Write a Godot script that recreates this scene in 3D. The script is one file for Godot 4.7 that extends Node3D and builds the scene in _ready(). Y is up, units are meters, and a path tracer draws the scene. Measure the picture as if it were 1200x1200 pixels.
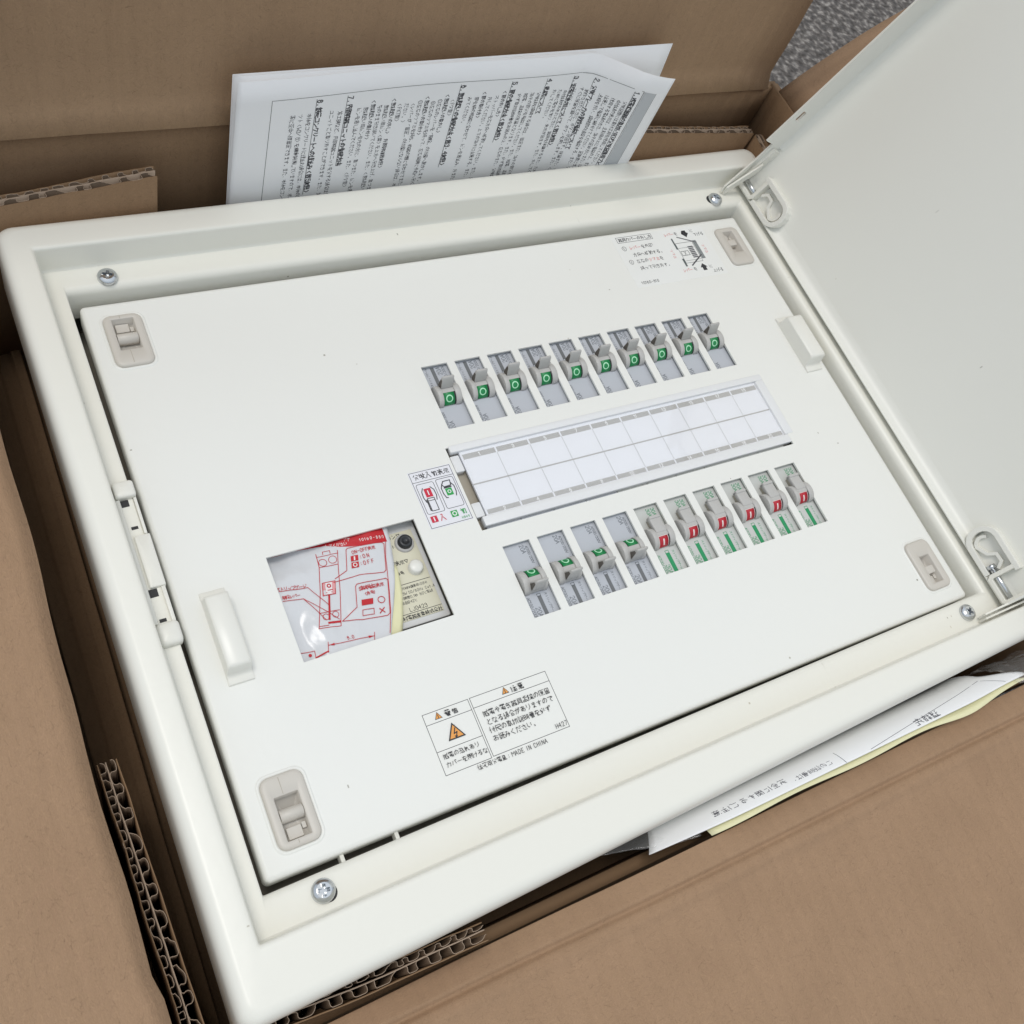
extends Node3D
# Close-up of a white home distribution board lying in its opened cardboard carton.
# Lengths are authored in millimetres: x to the right along the board, h up, z towards the viewer.

const MM := 0.001
const TILE := 150.0
var base := Vector3.ZERO          # base of the thing being built, in mm
var frame := Transform3D()        # local frame applied to points, in mm
var M := {}
var rng := RandomNumberGenerator.new()


func _ready():
	rng.seed = 7
	crinkle.seed = 5
	crinkle.frequency = 0.09
	set_camera()
	set_light()
	make_materials()
	build_ground()
	build_carton()
	build_inserts()
	build_board()
	build_leaflet()
	build_documents()


# ------------------------------------------------------------------ camera, light

func set_camera():
	var c := Camera3D.new()
	c.name = "camera"
	var right := Vector3(0.86688794, 0.29978848, 0.39828653)
	var back := Vector3(-0.43852507, 0.83855782, 0.32329018)
	var up := back.cross(right)
	c.transform = Transform3D(Basis(right, up, back), Vector3(-47.017, 380.42, 293.427) * MM)
	c.fov = 54.66
	c.near = 0.01
	c.far = 60.0
	add_child(c)
	c.current = true


func set_light():
	var sky_mat := ProceduralSkyMaterial.new()
	sky_mat.sky_top_color = Color(0.93, 0.965, 1.0)
	sky_mat.sky_horizon_color = Color(0.49, 0.52, 0.56)
	sky_mat.sky_curve = 0.42
	sky_mat.ground_horizon_color = Color(0.42, 0.41, 0.40)
	sky_mat.ground_bottom_color = Color(0.22, 0.21, 0.20)
	sky_mat.sun_angle_max = 0.0
	var sky := Sky.new()
	sky.sky_material = sky_mat
	var env := Environment.new()
	env.background_mode = Environment.BG_SKY
	env.sky = sky
	env.ambient_light_source = Environment.AMBIENT_SOURCE_SKY
	env.tonemap_mode = Environment.TONE_MAPPER_LINEAR
	env.tonemap_exposure = 1.0
	env.sdfgi_enabled = true
	env.ssao_enabled = true
	env.ssil_enabled = true
	var w := WorldEnvironment.new()
	w.name = "world_environment"
	w.environment = env
	add_child(w)
	var sun := DirectionalLight3D.new()
	sun.name = "overcast_sun"
	sun.light_color = Color(1.0, 0.985, 0.965)
	sun.light_energy = 0.38
	sun.light_angular_distance = 20.0
	sun.shadow_enabled = true
	add_child(sun)
	sun.look_at_from_position(Vector3(-0.5, 2.2, -0.3), Vector3.ZERO)


# ------------------------------------------------------------------ nodes

func thing(called: String, label: String, category: String, at_mm := Vector3.ZERO, group := "") -> Node3D:
	var o := Node3D.new()
	o.name = called
	base = at_mm
	o.position = (at_mm) * MM
	o.set_meta("label", label)
	o.set_meta("category", category)
	if group != "":
		o.set_meta("group", group)
	add_child(o, true)
	return o


func start() -> SurfaceTool:
	var st := SurfaceTool.new()
	st.begin(Mesh.PRIMITIVE_TRIANGLES)
	return st


func mesh_of(st: SurfaceTool, m: Material) -> ArrayMesh:
	st.generate_normals()
	var me := st.commit()
	me.surface_set_material(0, m)
	return me


func part(called: String, st: SurfaceTool, m: Material, parent: Node, at := Vector3.ZERO) -> MeshInstance3D:
	return part_mesh(called, mesh_of(st, m), parent, at)


func part_mesh(called: String, me: Mesh, parent: Node, at := Vector3.ZERO) -> MeshInstance3D:
	var o := MeshInstance3D.new()
	o.name = called
	o.mesh = me
	o.position = at * MM
	parent.add_child(o, true)
	return o


# ------------------------------------------------------------------ shapes (mm)

func P(p: Vector3) -> Vector3:
	return (frame * p - base) * MM


func vert(st: SurfaceTool, p: Vector3, uv := Vector2.ZERO):
	st.set_uv(uv)
	st.add_vertex(P(p))


func quad(st: SurfaceTool, a: Vector3, b: Vector3, c: Vector3, d: Vector3):
	for p in [a, b, c, a, c, d]:
		vert(st, p)


func smooth(st: SurfaceTool, on: bool):
	st.set_smooth_group(0 if on else -1)


# A closed ring as a list of points seen from above, clockwise on screen.
func ring(x0: float, x1: float, z0: float, z1: float, h: float, r: float, n := 4) -> Array:
	return ring4(Vector2(x0, z0), Vector2(x1, z0), Vector2(x1, z1), Vector2(x0, z1), h, r, n)


func ring4(tl: Vector2, tr: Vector2, br: Vector2, bl: Vector2, h: float, r: float, n := 4) -> Array:
	var out := []
	var c := [br, bl, tl, tr]
	for i in 4:
		var p: Vector2 = c[i]
		var prev: Vector2 = (c[(i + 3) % 4] - p).normalized()
		var next: Vector2 = (c[(i + 1) % 4] - p).normalized()
		var o := p + (prev + next) * r
		for k in n + 1:
			var a := PI / 2 * k / n
			var q := o - next * r * cos(a) - prev * r * sin(a)
			# starts on the edge that comes from prev, ends on the edge that leaves to next
			q = o - next * r * cos(a) - prev * r * sin(a)
			out.append(Vector3(q.x, h, q.y))
	return out


func circle(cx: float, cz: float, h: float, r: float, n := 24) -> Array:
	var out := []
	for i in n:
		var a := TAU * i / n
		out.append(Vector3(cx + r * cos(a), h, cz + r * sin(a)))
	return out


func loft(st: SurfaceTool, rings: Array, cap_top := true, cap_bottom := false):
	for k in rings.size() - 1:
		var lo: Array = rings[k]
		var hi: Array = rings[k + 1]
		for i in lo.size():
			var j := (i + 1) % lo.size()
			quad(st, hi[i], lo[i], lo[j], hi[j])
	if cap_top:
		fan(st, rings[-1], false)
	if cap_bottom:
		fan(st, rings[0], true)


func fan(st: SurfaceTool, r: Array, flip: bool):
	var c := Vector3.ZERO
	for p in r:
		c += p / r.size()
	for i in r.size():
		var a: Vector3 = r[i]
		var b: Vector3 = r[(i + 1) % r.size()]
		vert(st, c)
		vert(st, b if flip else a)
		vert(st, a if flip else b)


# Box with rounded corners and a chamfered top edge.
func rbox(st: SurfaceTool, x0: float, x1: float, z0: float, z1: float, h0: float, h1: float, r := 0.4, ch := 0.3, n := 2):
	loft(st, [ring(x0, x1, z0, z1, h0, r, n), ring(x0, x1, z0, z1, h1 - ch, r, n), ring(x0 + ch * 0.3, x1 - ch * 0.3, z0 + ch * 0.3, z1 - ch * 0.3, h1 - ch * 0.3, r, n), ring(x0 + ch, x1 - ch, z0 + ch, z1 - ch, h1, maxf(r - ch * 0.5, 0.05), n)], true, true)


# Extrudes a closed outline given in the z-h plane along x. The outline runs clockwise seen from +x.
func extrude_x(st: SurfaceTool, outline: Array, x0: float, x1: float, ch := 0.0):
	var c := Vector2.ZERO
	for p in outline:
		c += p / outline.size()
	var sets := []
	for s in [[x0, 1.0], [x0 + ch, 0.0], [x1 - ch, 0.0], [x1, 1.0]]:
		var row := []
		for p in outline:
			var q: Vector2 = p + (c - p).normalized() * ch * s[1]
			row.append(Vector3(s[0], q.y, q.x))
		sets.append(row)
	for k in 3:
		if ch == 0.0 and k != 1:
			continue
		for i in outline.size():
			var j := (i + 1) % outline.size()
			quad(st, sets[k][i], sets[k][j], sets[k + 1][j], sets[k + 1][i])
	smooth(st, false)
	fan2(st, sets[0], Vector3(x0, c.y, c.x), false)
	fan2(st, sets[3], Vector3(x1, c.y, c.x), true)
	smooth(st, true)


func fan2(st: SurfaceTool, r: Array, c: Vector3, flip: bool):
	for i in r.size():
		var a: Vector3 = r[i]
		var b: Vector3 = r[(i + 1) % r.size()]
		vert(st, c)
		vert(st, b if flip else a)
		vert(st, a if flip else b)


# A sheet of given thickness over f(u, v) in mm, u in 0..1, v in 0..1; its front is where u runs right and v runs down.
func patch(st: SurfaceTool, f: Callable, nu: int, nv: int, thick: float, size := Vector2(100, 100)):
	var top := []
	var low := []
	for j in nv + 1:
		var a := []
		var b := []
		for i in nu + 1:
			var u := float(i) / nu
			var v := float(j) / nv
			var p: Vector3 = f.call(u, v)
			var e := 0.002
			var du: Vector3 = f.call(u + e, v) - f.call(u - e, v)
			var dv: Vector3 = f.call(u, v + e) - f.call(u, v - e)
			var n := dv.cross(du).normalized()
			a.append(p)
			b.append(p - n * thick)
		top.append(a)
		low.append(b)
	var uv := func(i: int, j: int) -> Vector2: return Vector2(float(i) / nu * size.x, float(j) / nv * size.y) / TILE
	for j in nv:
		for i in nu:
			for c in [[i, j], [i + 1, j], [i + 1, j + 1], [i, j], [i + 1, j + 1], [i, j + 1]]:
				vert(st, top[c[1]][c[0]], uv.call(c[0], c[1]))
			for c in [[i, j], [i + 1, j + 1], [i + 1, j], [i, j], [i, j + 1], [i + 1, j + 1]]:
				vert(st, low[c[1]][c[0]], uv.call(c[0], c[1]))
	for i in nu:
		quad(st, top[0][i + 1], top[0][i], low[0][i], low[0][i + 1])
		quad(st, top[nv][i], top[nv][i + 1], low[nv][i + 1], low[nv][i])
	for j in nv:
		quad(st, top[j][0], top[j + 1][0], low[j + 1][0], low[j][0])
		quad(st, top[j + 1][nu], top[j][nu], low[j][nu], low[j + 1][nu])


func flat(a: Vector3, b: Vector3, c: Vector3, d: Vector3) -> Callable:
	return func(u: float, v: float) -> Vector3: return a.lerp(b, u).lerp(d.lerp(c, u), v)


# A round bar between two points.
func bar(st: SurfaceTool, a: Vector3, b: Vector3, r: float, n := 12):
	var d := (b - a).normalized()
	var s := d.cross(Vector3(0.3, 0.9, 0.2)).normalized()
	var t := d.cross(s)
	var lo := []
	var hi := []
	for i in n:
		var w := (s * cos(TAU * i / n) + t * sin(TAU * i / n)) * r
		lo.append(a + w)
		hi.append(b + w)
	for i in n:
		var j := (i + 1) % n
		quad(st, hi[i], hi[j], lo[j], lo[i])
	fan2(st, lo, a, false)
	fan2(st, hi, b, true)


# A strip with rectangular section following points on a plane: used for plastic ribs.
func rib(st: SurfaceTool, pts: Array, half: float, h0: float, h1: float):
	var left := []
	var right := []
	for i in pts.size():
		var d := Vector2.ZERO
		if i > 0:
			d += (pts[i] - pts[i - 1]).normalized()
		if i < pts.size() - 1:
			d += (pts[i + 1] - pts[i]).normalized()
		d = d.normalized()
		var n := Vector2(-d.y, d.x)
		if i > 0 and i < pts.size() - 1:
			n /= maxf(0.5, n.dot(Vector2(-(pts[i] - pts[i - 1]).normalized().y, (pts[i] - pts[i - 1]).normalized().x)))
		left.append(pts[i] - n * half)
		right.append(pts[i] + n * half)
	var at := func(p: Vector2, h: float) -> Vector3: return Vector3(p.x, h, p.y)
	var ch := minf(0.25, half * 0.5)
	for i in pts.size() - 1:
		var l0: Vector2 = left[i]
		var l1: Vector2 = left[i + 1]
		var r0: Vector2 = right[i]
		var r1: Vector2 = right[i + 1]
		var il0 := l0.move_toward(r0, ch)
		var il1 := l1.move_toward(r1, ch)
		var ir0 := r0.move_toward(l0, ch)
		var ir1 := r1.move_toward(l1, ch)
		quad(st, at.call(il0, h1), at.call(il1, h1), at.call(ir1, h1), at.call(ir0, h1))
		quad(st, at.call(l0, h1 - ch), at.call(l1, h1 - ch), at.call(il1, h1), at.call(il0, h1))
		quad(st, at.call(ir0, h1), at.call(ir1, h1), at.call(r1, h1 - ch), at.call(r0, h1 - ch))
		quad(st, at.call(l0, h0), at.call(l1, h0), at.call(l1, h1 - ch), at.call(l0, h1 - ch))
		quad(st, at.call(r0, h1 - ch), at.call(r1, h1 - ch), at.call(r1, h0), at.call(r0, h0))
	for e in [[0, true], [pts.size() - 1, false]]:
		var l: Vector2 = left[e[0]]
		var r: Vector2 = right[e[0]]
		if e[1]:
			quad(st, at.call(l, h1 - ch), at.call(r, h1 - ch), at.call(r, h0), at.call(l, h0))
		else:
			quad(st, at.call(r, h1 - ch), at.call(l, h1 - ch), at.call(l, h0), at.call(r, h0))


# ------------------------------------------------------------------ flat print

class Print:
	var owner
	var st: SurfaceTool
	var map: Callable            # (x, y, lift) in mm -> point in mm
	var count := 0
	var level := 0.0
	var step := 0.0              # strokes are cut at this length on curved sheets

	func _init(o, m: Callable, cut := 0.0):
		owner = o
		map = m
		step = cut
		st = o.start()

	func lift() -> float:
		count += 1
		return 0.03 + level + 0.0012 * (count % 40)

	# what is printed from here on lies over what came before
	func over():
		level += 0.05

	func poly(pts: Array, c: Color, k := -1.0):
		var l := lift() if k < 0 else k
		st.set_smooth_group(-1)
		st.set_color(c)
		for i in range(1, pts.size() - 1):
			for p in [pts[0], pts[i], pts[i + 1]]:
				st.set_uv(Vector2.ZERO)
				st.add_vertex(owner.P(map.call(p.x, p.y, l)))

	func rect(x0: float, y0: float, x1: float, y1: float, c: Color, k := -1.0):
		poly([Vector2(x0, y0), Vector2(x1, y0), Vector2(x1, y1), Vector2(x0, y1)], c, k)

	func line(a: Vector2, b: Vector2, w: float, c: Color):
		var d := (b - a)
		if d.length() < 0.001:
			return
		var e := d.normalized() * w * 0.5
		var n := Vector2(-e.y, e.x)
		var m := 1
		if step > 0.0:
			m = maxi(1, ceili(d.length() / step))
		var a2 := a - e * 0.8
		var b2 := b + e * 0.8
		var l := lift()
		for i in m:
			var p := a2.lerp(b2, float(i) / m)
			var q := a2.lerp(b2, float(i + 1) / m)
			poly([p - n, q - n, q + n, p + n], c, l)

	func path(pts: Array, w: float, c: Color, close := false):
		for i in pts.size() - (0 if close else 1):
			line(pts[i], pts[(i + 1) % pts.size()], w, c)

	func box(x0: float, y0: float, x1: float, y1: float, w: float, c: Color, r := 0.0):
		if r <= 0.0:
			path([Vector2(x0, y0), Vector2(x1, y0), Vector2(x1, y1), Vector2(x0, y1)], w, c, true)
			return
		var pts := []
		for q in [[x1 - r, y1 - r, 0], [x0 + r, y1 - r, 1], [x0 + r, y0 + r, 2], [x1 - r, y0 + r, 3]]:
			for k in 4:
				var a: float = PI / 2 * (q[2] + k / 3.0)
				pts.append(Vector2(q[0] + cos(a) * r, q[1] + sin(a) * r))
		path(pts, w, c, true)

	func ringed(cx: float, cy: float, r: float, w: float, c: Color, n := 16):
		var pts := []
		for i in n:
			pts.append(Vector2(cx + cos(TAU * i / n) * r, cy + sin(TAU * i / n) * r))
		path(pts, w, c, true)

	func disc(cx: float, cy: float, r: float, c: Color, n := 16):
		var pts := []
		for i in n:
			pts.append(Vector2(cx + cos(TAU * i / n) * r, cy + sin(TAU * i / n) * r))
		poly(pts, c)

	func advance(ch: String) -> float:
		if ch == " ":
			return 0.45
		if ch.unicode_at(0) < 128:
			return 0.42 if ch in ".:1I()[]" else 0.66
		return 1.0

	# Writes text from the top left corner of its first letter; dir is the reading direction.
	func text(s: String, at: Vector2, h: float, c: Color, w := 0.0, dir := Vector2(1, 0), spread := 1.08, squeeze := 1.0):
		var x := 0.0
		var down := Vector2(-dir.y, dir.x)
		var pen := w * 0.9 if w > 0.0 else h * 0.09
		for ch in s:
			var adv := advance(ch)
			var shift := 0.0
			if ch in ".:1I()[]" and ch.unicode_at(0) < 128:
				shift = -h * 0.17
			for stroke in owner.strokes(ch):
				var last := Vector2.ZERO
				for i in stroke.size():
					var g: Vector2 = stroke[i]
					var p := at + dir * (x + (g.x * h + shift) * squeeze) + down * (g.y * h)
					if i > 0:
						line(last, p, pen, c)
					last = p
			x += adv * h * spread * squeeze

	func width(s: String, h: float, spread := 1.08, squeeze := 1.0) -> float:
		var x := 0.0
		for ch in s:
			x += advance(ch) * h * spread * squeeze
		return x


var glyph_cache := {}

# The strokes of a letter in a unit square.
func strokes(ch: String) -> Array:
	if not glyph_cache.has(ch):
		glyph_cache[ch] = glyph(ch, Rect2(0, 0, 1, 1))
	return glyph_cache[ch]


func glyph(ch: String, box: Rect2) -> Array:
	var out := []
	for item in GLYPHS.get(ch, "").split(" ", false):
		if ":" in item:
			var s: PackedStringArray = item.split(":")
			var n := s[1]
			var a := Vector2(int(n[0]), int(n[1])) / 9.0
			var b := Vector2(int(n[2]), int(n[3])) / 9.0
			out.append_array(glyph(s[0], Rect2(box.position + a * box.size, (b - a) * box.size)))
		else:
			var line := []
			for i in range(0, item.length() - 1, 2):
				line.append(box.position + Vector2(int(item[i]), int(item[i + 1])) / 9.0 * box.size)
			out.append(line)
	return out


func print_part(called: String, p: Print, parent: Node) -> MeshInstance3D:
	return part(called, p.st, M.ink, parent)


func on_plane(h: float) -> Callable:
	return func(x: float, y: float, k: float) -> Vector3: return Vector3(x, h + k, y)


# ------------------------------------------------------------------ materials

func lin(r: float, g: float, b: float) -> Color:
	return Color(r, g, b).linear_to_srgb()


func noise_tex(freq: float, seed_at: int, size: int, ramp: Array = [], octaves := 4) -> NoiseTexture2D:
	var n := FastNoiseLite.new()
	n.noise_type = FastNoiseLite.TYPE_SIMPLEX_SMOOTH
	n.frequency = freq
	n.seed = seed_at
	n.fractal_octaves = octaves
	var t := NoiseTexture2D.new()
	t.width = size
	t.height = size
	t.seamless = true
	t.noise = n
	if ramp.size() > 0:
		var g := Gradient.new()
		g.offsets = PackedFloat32Array([0.0, 0.5, 1.0])
		g.colors = PackedColorArray(ramp)
		t.color_ramp = g
	return t


func paint(c: Color, rough: float, spec := 0.5) -> StandardMaterial3D:
	var m := StandardMaterial3D.new()
	m.albedo_color = c
	m.roughness = rough
	m.metallic_specular = spec
	return m


func make_materials():
	M.fine = noise_tex(0.12, 3, 512)
	M.frame = paint(lin(0.825, 0.81, 0.735), 0.34)
	M.cover = paint(lin(0.82, 0.82, 0.78), 0.40)
	M.door = paint(lin(0.81, 0.805, 0.745), 0.38)
	# a few specks of dirt on otherwise even paint
	var dirt := RandomNumberGenerator.new()
	dirt.seed = 91
	var im := Image.create(1024, 1024, false, Image.FORMAT_RGB8)
	im.fill(Color.WHITE)
	for i in 30:
		var g := dirt.randf_range(0.45, 0.9)
		var at := Vector2i(dirt.randi_range(4, 1016), dirt.randi_range(4, 1016))
		im.fill_rect(Rect2i(at, Vector2i(dirt.randi_range(1, 2), dirt.randi_range(1, 3))), Color(g, g * 0.97, g * 0.92))
	var specks := ImageTexture.create_from_image(im)
	for k in ["frame", "cover", "door"]:
		var m: StandardMaterial3D = M[k]
		m.albedo_texture = specks
		m.uv1_triplanar = true
		m.uv1_scale = Vector3.ONE * 2.4
		m.heightmap_enabled = true
		m.heightmap_texture = M.fine
		m.heightmap_scale = 0.006
	M.plastic_white = paint(lin(0.81, 0.80, 0.74), 0.32)
	M.plastic_beige = paint(lin(0.60, 0.565, 0.51), 0.42)
	M.rail = paint(lin(0.78, 0.785, 0.79), 0.3)
	M.plastic_grey = paint(lin(0.50, 0.49, 0.47), 0.42)
	M.face_grey = paint(lin(0.50, 0.52, 0.56), 0.45)
	M.face_warm = paint(lin(0.57, 0.58, 0.555), 0.45)
	M.case_grey = paint(lin(0.70, 0.70, 0.69), 0.35)
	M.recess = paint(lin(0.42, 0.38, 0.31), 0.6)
	M.gap_shade = paint(lin(0.10, 0.088, 0.075), 0.6)  # near-black tone for the painted shade beside the off levers
	M.dark = paint(lin(0.02, 0.02, 0.022), 0.6)
	M.cream = paint(lin(0.70, 0.67, 0.52), 0.5)
	M.green = paint(lin(0.01, 0.24, 0.07), 0.35)
	M.red = paint(lin(0.50, 0.02, 0.035), 0.35)
	M.label = paint(lin(0.80, 0.80, 0.84), 0.35)
	M.label_clear = paint(lin(0.83, 0.835, 0.81), 0.3)
	M.foil = paint(lin(0.68, 0.69, 0.71), 0.2)
	M.paper = paint(lin(0.90, 0.90, 0.905), 0.7)
	M.slip = paint(lin(0.82, 0.79, 0.50), 0.75)
	M.card = paint(lin(0.84, 0.85, 0.89), 0.6)
	M.button_black = paint(lin(0.025, 0.027, 0.03), 0.35)
	M.steel = paint(lin(0.62, 0.64, 0.66), 0.22)
	M.steel.metallic = 1.0
	M.steel_dark = paint(lin(0.25, 0.26, 0.27), 0.4)
	M.steel_dark.metallic = 1.0
	M.ink = paint(Color.WHITE, 0.6)
	M.ink.vertex_color_use_as_albedo = true
	var clear := paint(Color(1, 1, 1, 0.06), 0.04)
	clear.transparency = BaseMaterial3D.TRANSPARENCY_ALPHA
	M.clear = clear
	var film := paint(Color(1, 1, 1, 0.05), 0.08)
	film.transparency = BaseMaterial3D.TRANSPARENCY_ALPHA
	film.metallic_specular = 0.35
	M.film = film
	for k in ["paper", "slip", "foil"]:
		var m: StandardMaterial3D = M[k]
		m.backlight_enabled = true
		m.backlight = Color(0.25, 0.25, 0.24)

	# kraft board: fibres, faint flute lines, blotches
	var flutes := Image.create(512, 512, false, Image.FORMAT_L8)
	var r := RandomNumberGenerator.new()
	r.seed = 12
	var fl := FastNoiseLite.new()
	fl.frequency = 0.05
	fl.seed = 21
	var jitter := []
	for i in 17:
		jitter.append(r.randf_range(0.3, 1.0))
	for y in 512:
		for x in 512:
			var ph := x / 32.0
			var w: float = lerpf(jitter[int(ph) % 16], jitter[(int(ph) + 1) % 16], ph - int(ph))
			var v := 0.5 + 0.30 * sin(TAU * ph) * w + 0.08 * fl.get_noise_2d(x * 2.0, y * 0.2) + r.randf_range(-0.05, 0.05)
			flutes.set_pixel(x, y, Color(v, v, v))
	M.flute_height = ImageTexture.create_from_image(flutes)
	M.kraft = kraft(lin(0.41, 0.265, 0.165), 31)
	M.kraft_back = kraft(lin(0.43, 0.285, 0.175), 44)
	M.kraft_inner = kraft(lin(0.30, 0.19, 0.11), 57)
	M.flute_shaded = paint(lin(0.14, 0.098, 0.066), 0.95)  # flute walls, darkened to paint in the shade inside the cells
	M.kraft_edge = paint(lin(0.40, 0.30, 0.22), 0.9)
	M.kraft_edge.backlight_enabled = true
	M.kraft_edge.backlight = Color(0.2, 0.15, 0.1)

	var asphalt := StandardMaterial3D.new()
	asphalt.albedo_texture = noise_tex(0.09, 9, 1024, [lin(0.045, 0.04, 0.037), lin(0.125, 0.112, 0.103), lin(0.52, 0.48, 0.44)], 5)
	asphalt.uv1_triplanar = true
	asphalt.uv1_scale = Vector3.ONE * 1.25
	asphalt.roughness = 0.95
	asphalt.heightmap_enabled = true
	asphalt.heightmap_texture = noise_tex(0.07, 14, 1024, [], 4)
	asphalt.heightmap_scale = 0.5
	M.asphalt = asphalt


# Short fibres in random directions, some dark, some light.
func fibres(seed_at: int) -> ImageTexture:
	var r := RandomNumberGenerator.new()
	r.seed = seed_at
	var size := 512
	var v := PackedFloat32Array()
	v.resize(size * size)
	var streak := []
	for x in size:
		streak.append(0.009 * sin(TAU * x / 32.0) + 0.007 * sin(TAU * x / 16.0 + 1.0) + r.randf_range(-0.012, 0.012))
	for i in v.size():
		v[i] = 0.885 + r.randf_range(-0.055, 0.055) + streak[i % size]
	for n in 9000:
		var x := r.randf() * size
		var y := r.randf() * size
		var a := r.randf() * TAU
		var d := Vector2(cos(a), sin(a))
		var k := r.randf_range(-0.12, 0.085)
		if r.randf() < 0.006:
			k = -0.15
		for i in r.randi_range(3, 11):
			a += r.randf_range(-0.25, 0.25)
			d = Vector2(cos(a), sin(a))
			x += d.x
			y += d.y
			v[posmod(int(y), size) * size + posmod(int(x), size)] += k
	var im := Image.create(size, size, false, Image.FORMAT_RGB8)
	for y in size:
		for x in size:
			var q := clampf(v[y * size + x], 0.3, 1.0)
			im.set_pixel(x, y, Color(q, q * 0.995, q * 0.985).linear_to_srgb())
	return ImageTexture.create_from_image(im)


func kraft(c: Color, seed_at: int) -> StandardMaterial3D:
	var m := StandardMaterial3D.new()
	m.albedo_color = c
	m.albedo_texture = fibres(seed_at)
	m.detail_enabled = true
	m.detail_blend_mode = BaseMaterial3D.BLEND_MODE_MUL
	m.detail_albedo = noise_tex(0.006, seed_at + 1, 512, [lin(0.91, 0.905, 0.90), lin(0.96, 0.96, 0.955), Color.WHITE], 3)
	m.roughness = 0.88
	m.metallic_specular = 0.3
	m.heightmap_enabled = true
	m.heightmap_texture = M.flute_height
	m.heightmap_scale = 0.055
	return m


# ------------------------------------------------------------------ ground

func build_ground():
	base = Vector3(0, -95, 0)
	var st := start()
	smooth(st, false)
	quad(st, Vector3(-9000, -95, -9000), Vector3(9000, -95, -9000), Vector3(9000, -95, 9000), Vector3(-9000, -95, 9000))
	var o := part("asphalt_ground", st, M.asphalt, self, base)
	o.set_meta("kind", "structure")
	o.set_meta("label", "grey rough asphalt ground under and behind the carton")


# ------------------------------------------------------------------ carton

func wavy(f: Callable, amount: float, seed_at: int) -> Callable:
	var n := FastNoiseLite.new()
	n.seed = seed_at
	n.frequency = 0.6
	return func(u: float, v: float) -> Vector3:
		var p: Vector3 = f.call(u, v)
		return p + Vector3(n.get_noise_2d(u * 4, v * 4), n.get_noise_2d(u * 4 + 50, v * 4), n.get_noise_2d(u * 4, v * 4 + 50)) * amount


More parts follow.
